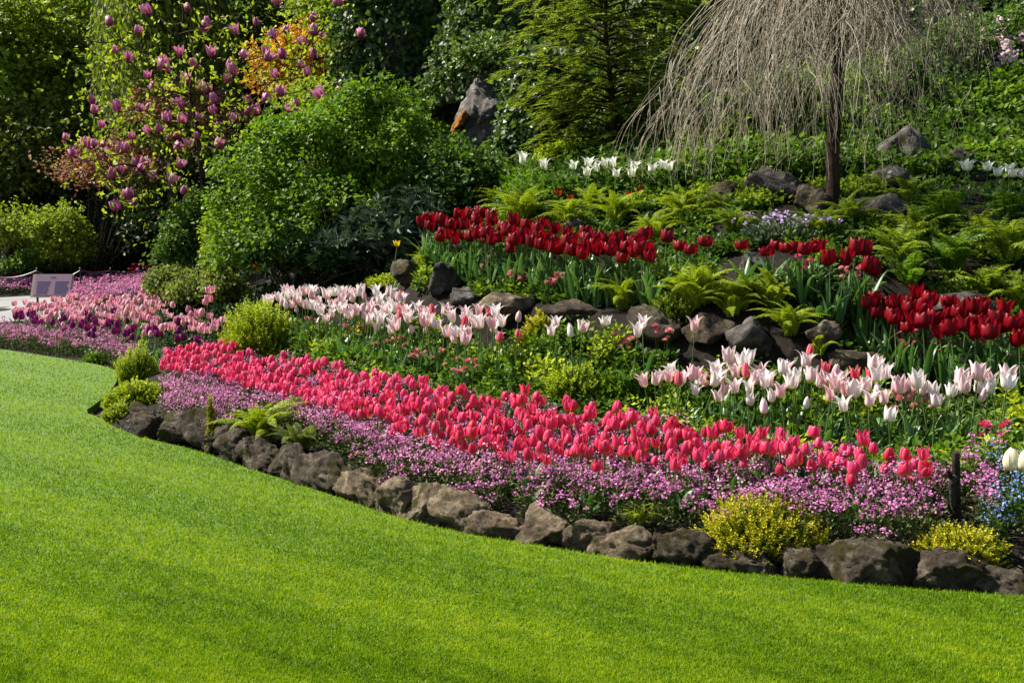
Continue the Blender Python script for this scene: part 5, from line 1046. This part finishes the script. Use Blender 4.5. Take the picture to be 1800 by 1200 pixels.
# ------------------------------------------------------------------ ferns
def frond_mesh(style, seed):
    """unit frond rising from the origin towards +Y, arching over; pinnae in two rows (sword) or twice divided (feathery)"""
    rng = np.random.default_rng(seed); mb = MB(); M = 26; t = np.linspace(0, 1, M); ax = np.stack([0.04 * np.sin(t * 3 + seed), 0.40 * t + 0.42 * t ** 2.0, 0.98 * t - 0.66 * t ** 2.4], -1)
    tubes(mb, ax[None], np.linspace(.009, .003, M), 3, .35)
    T = unit(np.gradient(ax, axis=0)); sd = np.broadcast_to([1.0, 0, 0], T.shape); up = np.cross(sd, T)
    for sg in (-1, 1):
        i = np.arange(2, M); ln = (0.19 if style == 'sword' else 0.125) * np.sin(np.clip(t[i] * .93 + .07, 0, 1) * math.pi) ** .7 * (1 - .35 * t[i]); o = ax[i]; d = unit(sg * sd[i] * 1.0 + T[i] * .45 - up[i] * .15 + rng.normal(0, .10, (len(i), 3)))
        if style == "sword":
            leaves(mb, o, d, up[i] + rng.normal(0, .15, d.shape), ln * rng.uniform(.85, 1.1, len(i)), .17, .03, np.clip(.45 + rng.normal(0, .14, len(i)) + .25 * t[i], 0, 1), droop=.12)
        else:
            k = 7; u = np.linspace(.1, 1, k); q = (o[:, None] + d[:, None] * (ln[:, None] * u)[..., None]); q[..., 2] -= .06 * (u ** 2) * ln[:, None] * 3; q = q.reshape(-1, 3); dn = np.repeat(d, k, 0); tt = np.repeat(T[i], k, 0); uu = np.tile(u, len(i)); l2 = np.repeat(ln, k) * .42 * (1 - .6 * uu) + .012
            for s2 in (-1, 1): leaves(mb, q, unit(s2 * tt * .9 + dn * .7 + rng.normal(0, .2, dn.shape)), np.repeat(up[i], k, 0) + rng.normal(0, .3, dn.shape), l2, .22, .05, np.clip(.5 + rng.normal(0, .18, len(q)), 0, 1))
    return mb
FR = {}
def frond(style, mat, j):
    if (style, mat, j) not in FR: FR[(style, mat, j)] = frond_mesh(style, 850 + j).mesh("frond", mat)
    return FR[(style, mat, j)]
def fern(label, px, py, d, size, n, style, mat, seed, name="fern", group=None, lean=0.0, droop=0.0):
    rng = np.random.default_rng(seed); b = hit(px, py, d); size = size * 1.22
    root = thing(name, label, "fern", tuple(b), 0, group)
    n = int(n * (1.4 if style == 'sword' else 2.1))
    for k in range(n):
        a = TAU * k / n * 1.0 + k * 2.1 + rng.normal(0, .25); ring = k % 3; s = size * rng.uniform(.72, 1.12) * (1, .95, .75)[ring]
        o = link("frond", frond(style, mat, int(rng.integers(4))), root, (rng.normal(0, .02), rng.normal(0, .02), 0), ((.05, .42, .78)[ring] + rng.normal(0, .14) - droop, rng.normal(0, .12) + lean, a), s)
    return root
for i, (lab, px, py, d, s, n, st, mt) in enumerate([
 ("lime fern spilling over the low edging stones under the coral tulips", 462, 784, 7.6, .40, 19, "feathery", "leaf_lime"),
 ("smaller green fern tucked behind the overhanging lime fern", 525, 800, 7.4, .26, 12, "feathery", "leaf_olive"),
 ("lime fern on the ledge under the massed red tulips", 1095, 545, 8.45, .33, 17, "feathery", "leaf_lime"),
 ("lime fern larger and beside the ledge fern, above shaded rock", 1222, 545, 8.3, .40, 19, "feathery", "leaf_lime"),
 ("green lime fern between the big lime fern and small rocks", 1305, 545, 8.2, .32, 14, "feathery", "leaf_lime2"),
 ("lime fern hanging beside the rugged dark boulder", 1388, 590, 7.75, .29, 15, "feathery", "leaf_lime"),
 ("small upright fern frond between brown rock and blush tulips", 1445, 632, 7.4, .2, 4, "sword", "leaf_lime"),
 ("small pale fern growing in front of the edging stones", 1122, 925, 5.36, .15, 7, "feathery", "leaf_lime"),
 ("lime fern on the mossy rock near the single yellow flower", 748, 478, 9.9, .27, 13, "feathery", "leaf_lime"),
 ("large lime fern clump behind the start of the red tulips", 920, 400, 10.5, .46, 18, "feathery", "leaf_lime"),
 ("lime fern under the white tulip clump", 1085, 395, 10.3, .36, 15, "feathery", "leaf_lime"),
 ("lime fern under the tips of the weeping twigs", 1200, 390, 10.1, .36, 15, "feathery", "leaf_lime"),
 ("pale fern below the shaded mossy rock", 1262, 380, 9.9, .26, 11, "feathery", "leaf_lime2"),
 ("fern at the sunny side of the weeping tree trunk", 1510, 300, 10.6, .30, 9, "sword", "leaf_lime"),
 ("fern in the shade before the weeping tree trunk", 1412, 315, 10.6, .3, 10, "sword", "leaf_lime2"),
 ("feathery green fern at the foot of the weeping tree", 1490, 400, 9.6, .34, 15, "feathery", "leaf_lime2"),
 ("sword fern nearest the last clump of red tulips", 1575, 475, 8.7, .42, 17, "sword", "leaf_lime2"),
 ("sword fern in front of the cream tulips, tallest of the bank", 1660, 410, 9.3, .44, 18, "sword", "leaf_bright"),
 ("sword fern hanging over dark shade above the second red drift", 1670, 490, 8.5, .46, 18, "sword", "leaf_bright"),
 ("broad sword fern at the outer edge of the rockery", 1765, 470, 8.6, .48, 18, "sword", "leaf_lime2"),
 ("sword fern under the cream tulips at the outer edge", 1770, 395, 9.4, .40, 16, "sword", "leaf_bright"),
 ("green fern beside the pale grey slab", 1600, 370, 9.9, .38, 15, "sword", "leaf_lime2"),
 ("small lime fern by the outer end of the lower red drift", 1785, 540, 8.0, .28, 12, "feathery", "leaf_lime"),
 ("fern with pale fronds under the bluish rock", 1700, 300, 10.9, .34, 12, "sword", "leaf_lime2"),
 ("fern growing over the mossy yellow rock", 1780, 290, 10.9, .36, 12, "sword", "leaf_lime2"),
 ("olive fern under the weeping twigs by the small pale rock", 1330, 300, 11.0, .36, 13, "feathery", "leaf_lime2"),
 ("lime fern filling the gap above the shaded ledge rock", 1165, 520, 8.5, .34, 15, "feathery", "leaf_lime"),
 ("lime fern leaning over the rugged dark boulder", 1285, 560, 8.1, .26, 12, "feathery", "leaf_lime"),
 ("feathery fern below the scattered red tulips and grey rock", 1355, 540, 8.1, .30, 14, "feathery", "leaf_lime"),
 ("yellow green fern just behind the raised red tulip", 1150, 425, 9.4, .32, 13, "feathery", "leaf_lime"),
 ("lime fern behind the middle of the massed red tulips", 1000, 405, 9.9, .34, 14, "feathery", "leaf_lime"),
 ("lime fern just behind the pinkish grey rock", 1040, 380, 10.6, .34, 14, "feathery", "leaf_lime"),
 ("pale fern between aubrieta and the last weeping twigs", 1285, 415, 9.3, .30, 12, "feathery", "leaf_lime2"),
 ("green fern beside the aubrieta cushion", 1440, 420, 9.2, .30, 13, "feathery", "leaf_lime2"),
 ("sword fern right behind the last clump of red tulips", 1600, 430, 9.1, .42, 16, "sword", "leaf_lime2"),
 ("sword fern in the middle of the fern bank", 1720, 440, 8.9, .42, 16, "sword", "leaf_lime2"),
 ("small sword fern drooping into the dark hollow", 1600, 510, 8.2, .34, 14, "sword", "leaf_bright"),
 ("sword fern behind the outer red tulips", 1735, 525, 8.1, .34, 14, "sword", "leaf_lime2"),
 ("small fern between the grey slab and weeping trunk", 1545, 345, 10.3, .30, 11, "sword", "leaf_lime2"),
 ("lime fern under the ivy column's foot", 880, 375, 11.2, .36, 14, "feathery", "leaf_lime"),
 ("lime fern half hidden by the lower weeping twigs", 1215, 320, 11.2, .36, 13, "feathery", "leaf_lime"),
]): fern(lab, px, py, d, s, n, st, mt, 900 + i)

# ------------------------------------------------------------------ feathery and sprigged cushions
def sprig_bush(name, label, cat, px, py, d, rx, rz, ry, nsp, ln, nl, lsize, wid, mat, seed, ang=.75, up=0.55, stem="stem_green", crown="foliage", mound=0.0):
    """cushion of many short leafy sprigs pointing out and up from one crown"""
    rng = np.random.default_rng(seed); b = hit(px, py, d); root = thing(name, label, cat, tuple(b)); u = unit(rng.normal(size=(nsp, 3))); u[:, 2] = np.abs(u[:, 2]) - 0.22 * rng.random(nsp)
    k = 1 + .18 * sn(u, .8, seed); tip = b + u * np.array([rx, ry, rz]) * (k * rng.uniform(.55, 1.05, nsp) ** .6)[:, None] + [0, 0, mound]; dr = unit(u + [0, 0, up] + rng.normal(0, .28, (nsp, 3))); o = tip - dr * ln
    mb = MB(); st = np.stack([np.broadcast_to(b, o.shape) + rng.normal(0, .25, o.shape) * [rx, ry, 0] * .6, (b + o) / 2 + [0, 0, .1 * rz], o, tip], 1); tubes(mb, st, np.array([.003, .0025, .002, .001]), 3, .5); mb.build("stems", stem, root, b)
    t = np.linspace(.05, 1, nl); q = o[:, None] + dr[:, None] * (ln * t)[None, :, None]; x, y, z = frames(dr, np.array([.1, .2, 1.0])); ph = np.arange(nl) * 2.4; sd = x[:, None] * np.cos(ph)[None, :, None] + z[:, None] * np.sin(ph)[None, :, None]
    dd = unit(dr[:, None] * math.cos(ang) + sd * math.sin(ang) + rng.normal(0, .12, q.shape)); tn = np.clip(.45 + .3 * np.repeat(t[None] - .5, nsp, 0) + np.repeat(rng.normal(0, .17, nsp)[:, None], nl, 1) + rng.normal(0, .1, (nsp, nl)), 0, 1); mb = MB()
    sz = lsize * (1 - .35 * t)[None] * rng.uniform(.75, 1.2, (nsp, nl)); leaves(mb, q.reshape(-1, 3), dd.reshape(-1, 3), dr.repeat(nl, 0) * .3 + np.array([0, 0, 1.0]), sz.ravel(), wid, .06, tn.ravel()); mb.build(crown, mat, root, b); return root
B = sprig_bush
B("heather", "large golden yellow heather cushion spilling over the edging stones", "heather", 1335, 955, 5.35, .325, .25, .25, 900, .09, 14, .021, .34, "leaf_golden", 1001, up=.75)
B("heather", "small ragged golden yellow heather on the edging near the stake", "heather", 1690, 978, 5.1, .23, .16, .18, 520, .065, 13, .020, .36, "leaf_golden", 1002, up=.7)
B("golden_shrublet", "small golden yellow shrublet among white tulips under the flat ledge rock", "shrub", 955, 600, 8.15, .20, .26, .16, 330, .06, 9, .030, .3, "leaf_golden", 1003)
B("feathery_shrub", "rounded lime feathery shrub behind the far coral tulips", "shrub", 458, 622, 10.8, .38, .55, .32, 1150, .16, 16, .042, .2, "leaf_lime", 1004, up=1.0)
B("feathery_shrub", "olive feathery plant at the tip of the lawn beside mauve forget-me-nots", "shrub", 243, 668, 11.4, .27, .42, .25, 620, .15, 15, .042, .2, "leaf_lime", 1005, up=1.0)
B("cushion_plant", "bright lime cushion plant capping the last edging stone", "plant", 240, 708, 9.9, .30, .22, .28, 950, .06, 9, .030, .4, "leaf_lime", 1006)
B("cushion_plant", "lime trailing tuft hanging at the corner of the lawn notch", "plant", 206, 735, 9.4, .15, .16, .14, 260, .05, 8, .022, .4, "leaf_lime", 1007)
B("creeper", "upright yellow green creeper between two dark edging stones", "plant", 373, 797, 7.98, .06, .44, .06, 260, .05, 8, .022, .4, "leaf_golden2", 1008) if leaf_mat("leaf_golden2", [(0, (.16, .17, .01)), (.5, (.30, .27, .012)), (1, (.46, .36, .02))]) else None
B("lime_shrublet", "lime green leafy cushion behind the middle of the coral drift", "plant", 1015, 690, 7.25, .29, .23, .22, 460, .07, 9, .034, .32, "leaf_lime", 1009)
B("lime_shrublet", "yellow green cushion below the upper white tulips near the feathery shrub", "plant", 565, 610, 10.1, .26, .20, .22, 330, .08, 9, .036, .3, "leaf_lime2", 1010)
B("lime_shrublet", "yellow green cushion below white tulips past the daisies", "plant", 650, 600, 9.5, .22, .22, .2, 280, .08, 9, .036, .3, "leaf_lime2", 1011)
B("lime_shrublet", "small green leafy cushion among white tulip stems", "plant", 1105, 690, 7.15, .2, .2, .18, 260, .07, 9, .034, .32, "leaf_bright", 1012)
B("lime_shrublet", "small lime cushion on the mossy rock beside dark shade", "plant", 690, 500, 10.4, .26, .14, .2, 240, .06, 8, .036, .3, "leaf_lime", 1013)
B("aubrieta", "grey green aubrieta cushion with few mauve flowers behind the scattered red tulips", "plant", 1375, 420, 9.4, .36, .16, .26, 520, .05, 9, .028, .35, "leaf_grey", 1014)
B("green_cushion", "dark leafy cushion beside the rounded tulip leaves", "plant", 1500, 560, 7.75, .24, .24, .2, 320, .06, 9, .034, .4, "leaf_mid", 1015)
B("green_cushion", "dark green leafy clump at the shaded foot of the coral drift above black edging", "plant", 590, 775, 7.45, .24, .22, .14, 330, .07, 9, .034, .36, "leaf_mid", 1016)
B("green_cushion", "bushy green clump in front of the olive plant at the lawn corner", "plant", 175, 640, 13.5, .26, .2, .2, 240, .08, 9, .04, .36, "leaf_bright", 1017)
B("lime_shrublet", "yellow green clump at the far foot of the big lime fern", "plant", 1180, 560, 8.2, .2, .2, .15, 240, .07, 9, .036, .3, "leaf_lime2", 1018)
rng = np.random.default_rng(1020); ao = [o for o in bpy.data.objects if o.name.startswith("aubrieta") and o.type == 'EMPTY'][0]; n = 46; q = np.array(ao.location) + np.column_stack([rng.normal(.05, .16, n), rng.normal(-.05, .1, n), rng.uniform(.12, .20, n)])
mb = MB(); q = np.repeat(q, 4, 0) + rng.normal(0, .012, (n * 4, 3)); dots(mb, q, rng.normal(0, .4, q.shape) + [0, -.5, .8], rng.uniform(.008, .014, len(q)), 5, rng.random(len(q))); mb.build("blossom", "aubrieta", ao, tuple(ao.location))

# ------------------------------------------------------------------ pink daisies in clumps
def daisy_head(seed):
    rng = np.random.default_rng(seed); mb = MB(); n = 90; i = np.arange(n); z = 1 - i / n * 1.15; th = i * 2.399963; rr = np.sqrt(np.clip(1 - z ** 2, 0, 1)); d = np.stack([np.cos(th) * rr, np.sin(th) * rr, z], -1)
    leaves(mb, d * .3 * [1, 1, .6], unit(d + [0, 0, .15]), d + [0, 0, .6], rng.uniform(.55, .8, n), .16, .05, np.clip(.35 + .3 * (1 - np.abs(z)) + rng.normal(0, .12, n), 0, 1)); return mb
HEADS = {m: [daisy_head(1100 + k).mesh("flower_head", m) for k in range(2)] for m in ("daisy_pink", "daisy_magenta")}
def daisies(label, px, py, d, w, n, mat, seed, h=.19, tall=0.0):
    rng = np.random.default_rng(seed); b = hit(px, py, d); root = thing("daisy_clump", label, "daisies", tuple(b), 0, None); mb = MB(); k = 130; a = rng.uniform(0, TAU, k); r2 = w * np.sqrt(rng.random(k)) * .9
    q = b + np.stack([np.cos(a) * r2, np.sin(a) * r2 * .8, rng.uniform(0, .07, k)], -1); leaves(mb, q, unit(np.stack([np.cos(a), np.sin(a), rng.uniform(0, 1.2, k)], -1)), np.array([0, 0, 1.0]) + rng.normal(0, .3, (k, 3)), rng.uniform(.03, .06, k), .3, .08, np.clip(rng.normal(.5, .2, k), 0, 1), 0)
    tips = []
    for j in range(n):
        aa = rng.uniform(0, TAU); rr = w * math.sqrt(rng.random()) * .95; t = b + [math.cos(aa) * rr, math.sin(aa) * rr * .8, h * rng.uniform(.65, 1.15) + tall * rng.random()]; tips.append(t); tubes(mb, np.array([[b + (t - b) * [.7, .7, 0], b + (t - b) * [.85, .85, .5], t]]), .002, 3, .5, 0)
    mb.build("foliage", "leaf_mid", root, b)
    for j, t in enumerate(tips): link("flower_head", HEADS[mat][j % 2], root, tuple(t - b), (rng.normal(.25, .3), rng.normal(0, .3), rng.uniform(0, 6)), .027 * rng.uniform(.8, 1.2))
DZ = [("tall spike of pink daisies under the red tulips", 857, 505, 9.05, .06, 12, "daisy_pink", .3), ("pink daisy clump at the foot of red tulip stems", 908, 520, 8.85, .11, 11, "daisy_pink", 0), ("largest pink daisy clump on the ledge", 985, 535, 8.6, .15, 18, "daisy_pink", .06), ("pink daisy clump just above the largest clump", 1000, 505, 8.75, .1, 9, "daisy_pink", .1), ("small pink daisies behind the ledge lime fern", 1048, 505, 8.7, .1, 8, "daisy_pink", .1), ("faded pink daisies beside the ledge lime fern", 1140, 520, 8.55, .09, 7, "daisy_pink", .05),
 ("pink daisies high among the far red tulip stems", 808, 475, 9.5, .1, 8, "daisy_pink", .05), ("pale pink daisies under the far white tulips", 548, 600, 10.3, .16, 13, "daisy_pink", 0), ("pale pink daisies under white tulips near the dark rhododendron", 632, 615, 9.6, .14, 12, "daisy_pink", 0), ("pale pink daisies behind the far coral tulips", 690, 640, 8.9, .16, 14, "daisy_pink", 0), ("pink daisy clump behind the coral drift below the red striped tulips", 745, 665, 8.4, .17, 16, "daisy_pink", 0), ("flat pink daisy patch touching the coral drift", 815, 685, 8.0, .16, 14, "daisy_pink", 0), ("few pink daisies behind the lime cushion", 1090, 650, 7.35, .09, 8, "daisy_pink", .04), ("pale daisies near the lone white tulip", 1165, 640, 7.4, .1, 8, "daisy_pink", .04),
 ("pink daisies under the broad clump of red tulips", 1420, 505, 8.2, .1, 6, "daisy_magenta", 0), ("pale daisies beside the sword fern and red tulips", 1500, 525, 8.0, .13, 13, "daisy_pink", .05), ("bright magenta daisies at the foot of the lower red drift", 1585, 640, 7.0, .12, 12, "daisy_magenta", .06), ("magenta daisies below the lower red drift, second clump", 1615, 655, 6.8, .14, 14, "daisy_magenta", 0), ("magenta daisies behind white tulips under red ones", 1665, 655, 6.75, .12, 12, "daisy_magenta", .03), ("magenta daisies near the outer red tulips", 1720, 650, 6.75, .12, 11, "daisy_magenta", .03), ("magenta daisies at the outer end of the white drift", 1788, 690, 6.3, .1, 11, "daisy_magenta", .03), ("faded pink daisies on leaves above the last coral tulips", 1585, 760, 6.0, .1, 10, "daisy_pink", .08), ("rosy daisies behind the wooden stake", 1745, 810, 5.75, .11, 10, "daisy_magenta", 0), ("pale pink daisies just before the last coral tulip", 1625, 765, 5.95, .07, 6, "daisy_pink", .08), ("sparse pink daisies below forget-me-nots near the long layered stone", 1600, 905, 5.4, .12, 9, "daisy_pink", .0), ("pale pink daisies behind the start of the lower white drift", 1238, 720, 6.75, .13, 10, "daisy_pink", .03)]
for i, q in enumerate(DZ): daisies(q[0], q[1], q[2], q[3], q[4], q[5], q[6], 1120 + i, tall=q[7])

# big loose tulip leaves at the foot of the front bed
rng = np.random.default_rng(1180)
for px, py, d, n, s in [(1195, 905, 5.55, 5, 1.0), (930, 885, 5.85, 3, .9), (1035, 900, 5.65, 3, .8), (1500, 930, 5.35, 4, 1.0), (600, 770, 7.4, 4, 1.0), (700, 845, 6.5, 3, .8), (1530, 660, 7.1, 6, 1.3), (1440, 545, 7.9, 4, 1.1)]:
    g = on_ground(px, py, d); root = thing("tulip_plant", {1195: "bare tulip leaves standing beside the small pale fern", 930: "single broad drooping tulip leaf over the edging soil", 1035: "broad tulip leaf lying towards the boxy edging stone", 1500: "dark bare tulip leaves above the long layered stone", 600: "grey green tulip leaves in the dark gap of forget-me-nots", 700: "tulip leaves behind the upright square edging stone", 1530: "large rounded tulip leaves at the far end of the lower red drift", 1440: "broad green leaves beside the dark boulder's lime fern"}[px], "plant", tuple(g))
    for k in range(n):
        v, t, u = leafblade(rng, .19 * s * rng.uniform(.8, 1.15), .028 * s, rng.uniform(.3, .8), rng.normal(0, .4)); a = TAU * k / n + rng.normal(0, .4) + 2.6; v = v @ np.array([[math.cos(a), math.sin(a), 0], [-math.sin(a), math.cos(a), 0], [0, 0, 1]])
        mb = MB(); mb.add(v, grid_faces(11, 5), t.ravel(), u.ravel(), smooth=True); mb.build("leaf", "tulip_leaf", root)

# ------------------------------------------------------------------ sign, rope fence, stake
def box(mb, c, s, mat=0):
    x, y, z = np.asarray(s) / 2; v = np.array([[a, b, d] for a in (-x, x) for b in (-y, y) for d in (-z, z)]) + c
    mb.add(v, np.array([[0, 1, 3, 2], [4, 6, 7, 5], [0, 4, 5, 1], [2, 3, 7, 6], [0, 2, 6, 4], [1, 5, 7, 3]]), mat=mat)
sp = on_ground(93, 527, 22.0); zt = P(93, 484, 22.0)[2]; wS = 70 / FPX * 22; hS = 0.48
sg = thing("information_sign", "slanted pale mauve information board with two columns of text before the rope fence", "sign", tuple(sp), 0.06)
mid_h = (zt + P(93, 520, 22.0)[2]) / 2 - sp[2]; tilt = math.radians(-28)
def sgn(name, mb, mat, fwd=0.0):
    o = mb.build(name, mat, sg); o.location = (0, 0, mid_h); o.rotation_euler = (tilt, 0, 0); return o
mb = MB(); box(mb, (0, 0, 0), (wS, .03, hS)); bo = sgn("panel", mb, "sign_rim")
mb = MB(); box(mb, (.012, -.0185, .01), (wS * .9, .006, hS * .92)); fo = mb.build("face", "sign_face", bo)
rngs = np.random.default_rng(5); mb = MB()
box(mb, (0.0, -.0235, hS * .36), (.09, .004, .022))
for cx in (-wS * .22, wS * .22):
    for k in range(9): wl = wS * .33 * rngs.uniform(.8, 1.0); box(mb, (cx - (wS * .33 - wl) / 2 + .012, -.0235, hS * .16 - k * .031), (wl, .004, .012))
mb.build("text", "sign_text", bo)
for s in (-1, 1):
    mb = MB(); polytube(mb, [[s * wS * .4, .06, -0.05], [s * wS * .4, .05, mid_h * .6], [s * wS * .4, .02, mid_h + .05]], .022, .02, 8, m=5); mb.build("post", "black_metal", sg)
fp0 = [(-40, 528, 23.6), (67, 528, 23.5), (143, 527, 23.6), (196, 526, 23.9), (254, 525, 24.2), (310, 524, 24.6)]
g0 = on_ground(*fp0[1]); fr = thing("rope_fence", "low black rope fence on thin black posts along the path", "fence", tuple(g0)); tops = []
for px, py, d in fp0:
    g = on_ground(px, py, d); tz = P(px, 474, d)[2]; mb = MB(); polytube(mb, [g - [0, 0, .1], [g[0], g[1], tz * .6 + g[2] * .4], [g[0], g[1], tz]], .016, .014, 8, m=6); v, f = ICO[2]; mb.add(v * .026 + [g[0], g[1], tz + .02], f, smooth=True); mb.build("post", "black_metal", fr, g0); tops.append(np.array([g[0], g[1], tz - .02]))
for i in range(len(tops) - 1):
    t = np.linspace(0, 1, 14)[:, None]; q = tops[i] * (1 - t) + tops[i + 1] * t; q[:, 2] -= (.15 if i < 2 else .05) * (4 * t * (1 - t))[:, 0]; mb = MB(); tubes(mb, q[None], .018, 6); mb.build("rope", "black_metal", fr, g0)
# red tulips and daffodil stems behind the fence: small, at 25 m
rng = np.random.default_rng(1301); rr = [(px, rng.uniform(488, 502)) for px in (8, 30, 44, 60, 150, 158, 166, 184, 232, 238, 262, 270, 252)]; rr = np.array([P(px, py, 25.2 + rng.uniform(0, .8)) for px, py in rr])
prot = [tulip_proto("red_tulip", "small red tulip far behind the sign", "open", "petal_red", .14, .5, 1310, 1, .95, .3)]
for o, p in zip(plant_out(prot, rr[:, :2], rng, lambda x, y, z: "small red tulip among pink forget-me-nots behind the rope fence", "red tulips behind the rope fence"), rr):
    o.scale = (1, 1, min(1.5, max(.6, (p[2] + .05 - o.location.z) / .5)))

g = on_ground(1677, 925, 5.33); st = thing("wooden_stake", "dark weathered wooden stake with a torn side branch standing among forget-me-nots", "stake", tuple(g)); zt = P(1676, 796, 5.33)[2] - g[2]; rng = np.random.default_rng(1330)
def rough_tube(mb, pts, r0, r1, seed, k=14, m=30, flat=.75):
    pts = np.asarray(pts, float); q = np.linspace(0, 1, m); s = np.linspace(0, 1, len(pts)); Q = np.stack([np.interp(q, s, pts[:, i]) for i in range(3)], -1); th = np.linspace(0, TAU, k, endpoint=False); Rr = (r0 + (r1 - r0) * q)[:, None] * (1 + .18 * sn(np.stack(np.broadcast_arrays(np.cos(th)[None], np.sin(th)[None], q[:, None] * 1.5), -1), 1.4, seed))
    v = Q[:, None] + np.stack([np.cos(th)[None] * Rr, np.sin(th)[None] * Rr * flat, 0 * Rr], -1); idx = np.arange(m * k).reshape(m, k); a = idx[:-1]; b = np.roll(a, -1, 1); c = idx[1:]; d = np.roll(c, -1, 1); mb.add(v, np.stack([a, b, d, c], -1).reshape(-1, 4), smooth=True); mb.add(np.vstack([v[-1], v[-1].mean(0) + [0, 0, r1 * .6]]), np.array([[i, (i + 1) % k, k] for i in range(k)]))
mb = MB(); rough_tube(mb, [[.004, 0, -.1], [.003, 0, zt * .3], [0, 0, zt * .7], [-.002, 0, zt]], .026, .017, 3); mb.build("post", "old_wood", st)
mb = MB(); rough_tube(mb, [[-.012, -.014, zt * .22], [-.022, -.02, zt * .42], [-.024, -.018, zt * .56], [-.012, -.012, zt * .66]], .014, .018, 8, flat=.6); mb.build("split_bark", "bark_grey", st)
mb = MB(); rough_tube(mb, [[-.008, -.008, zt * .56], [-.034, -.016, zt * .68], [-.044, -.018, zt * .75]], .015, .011, 9); mb.build("branch_stub", "old_wood", st)
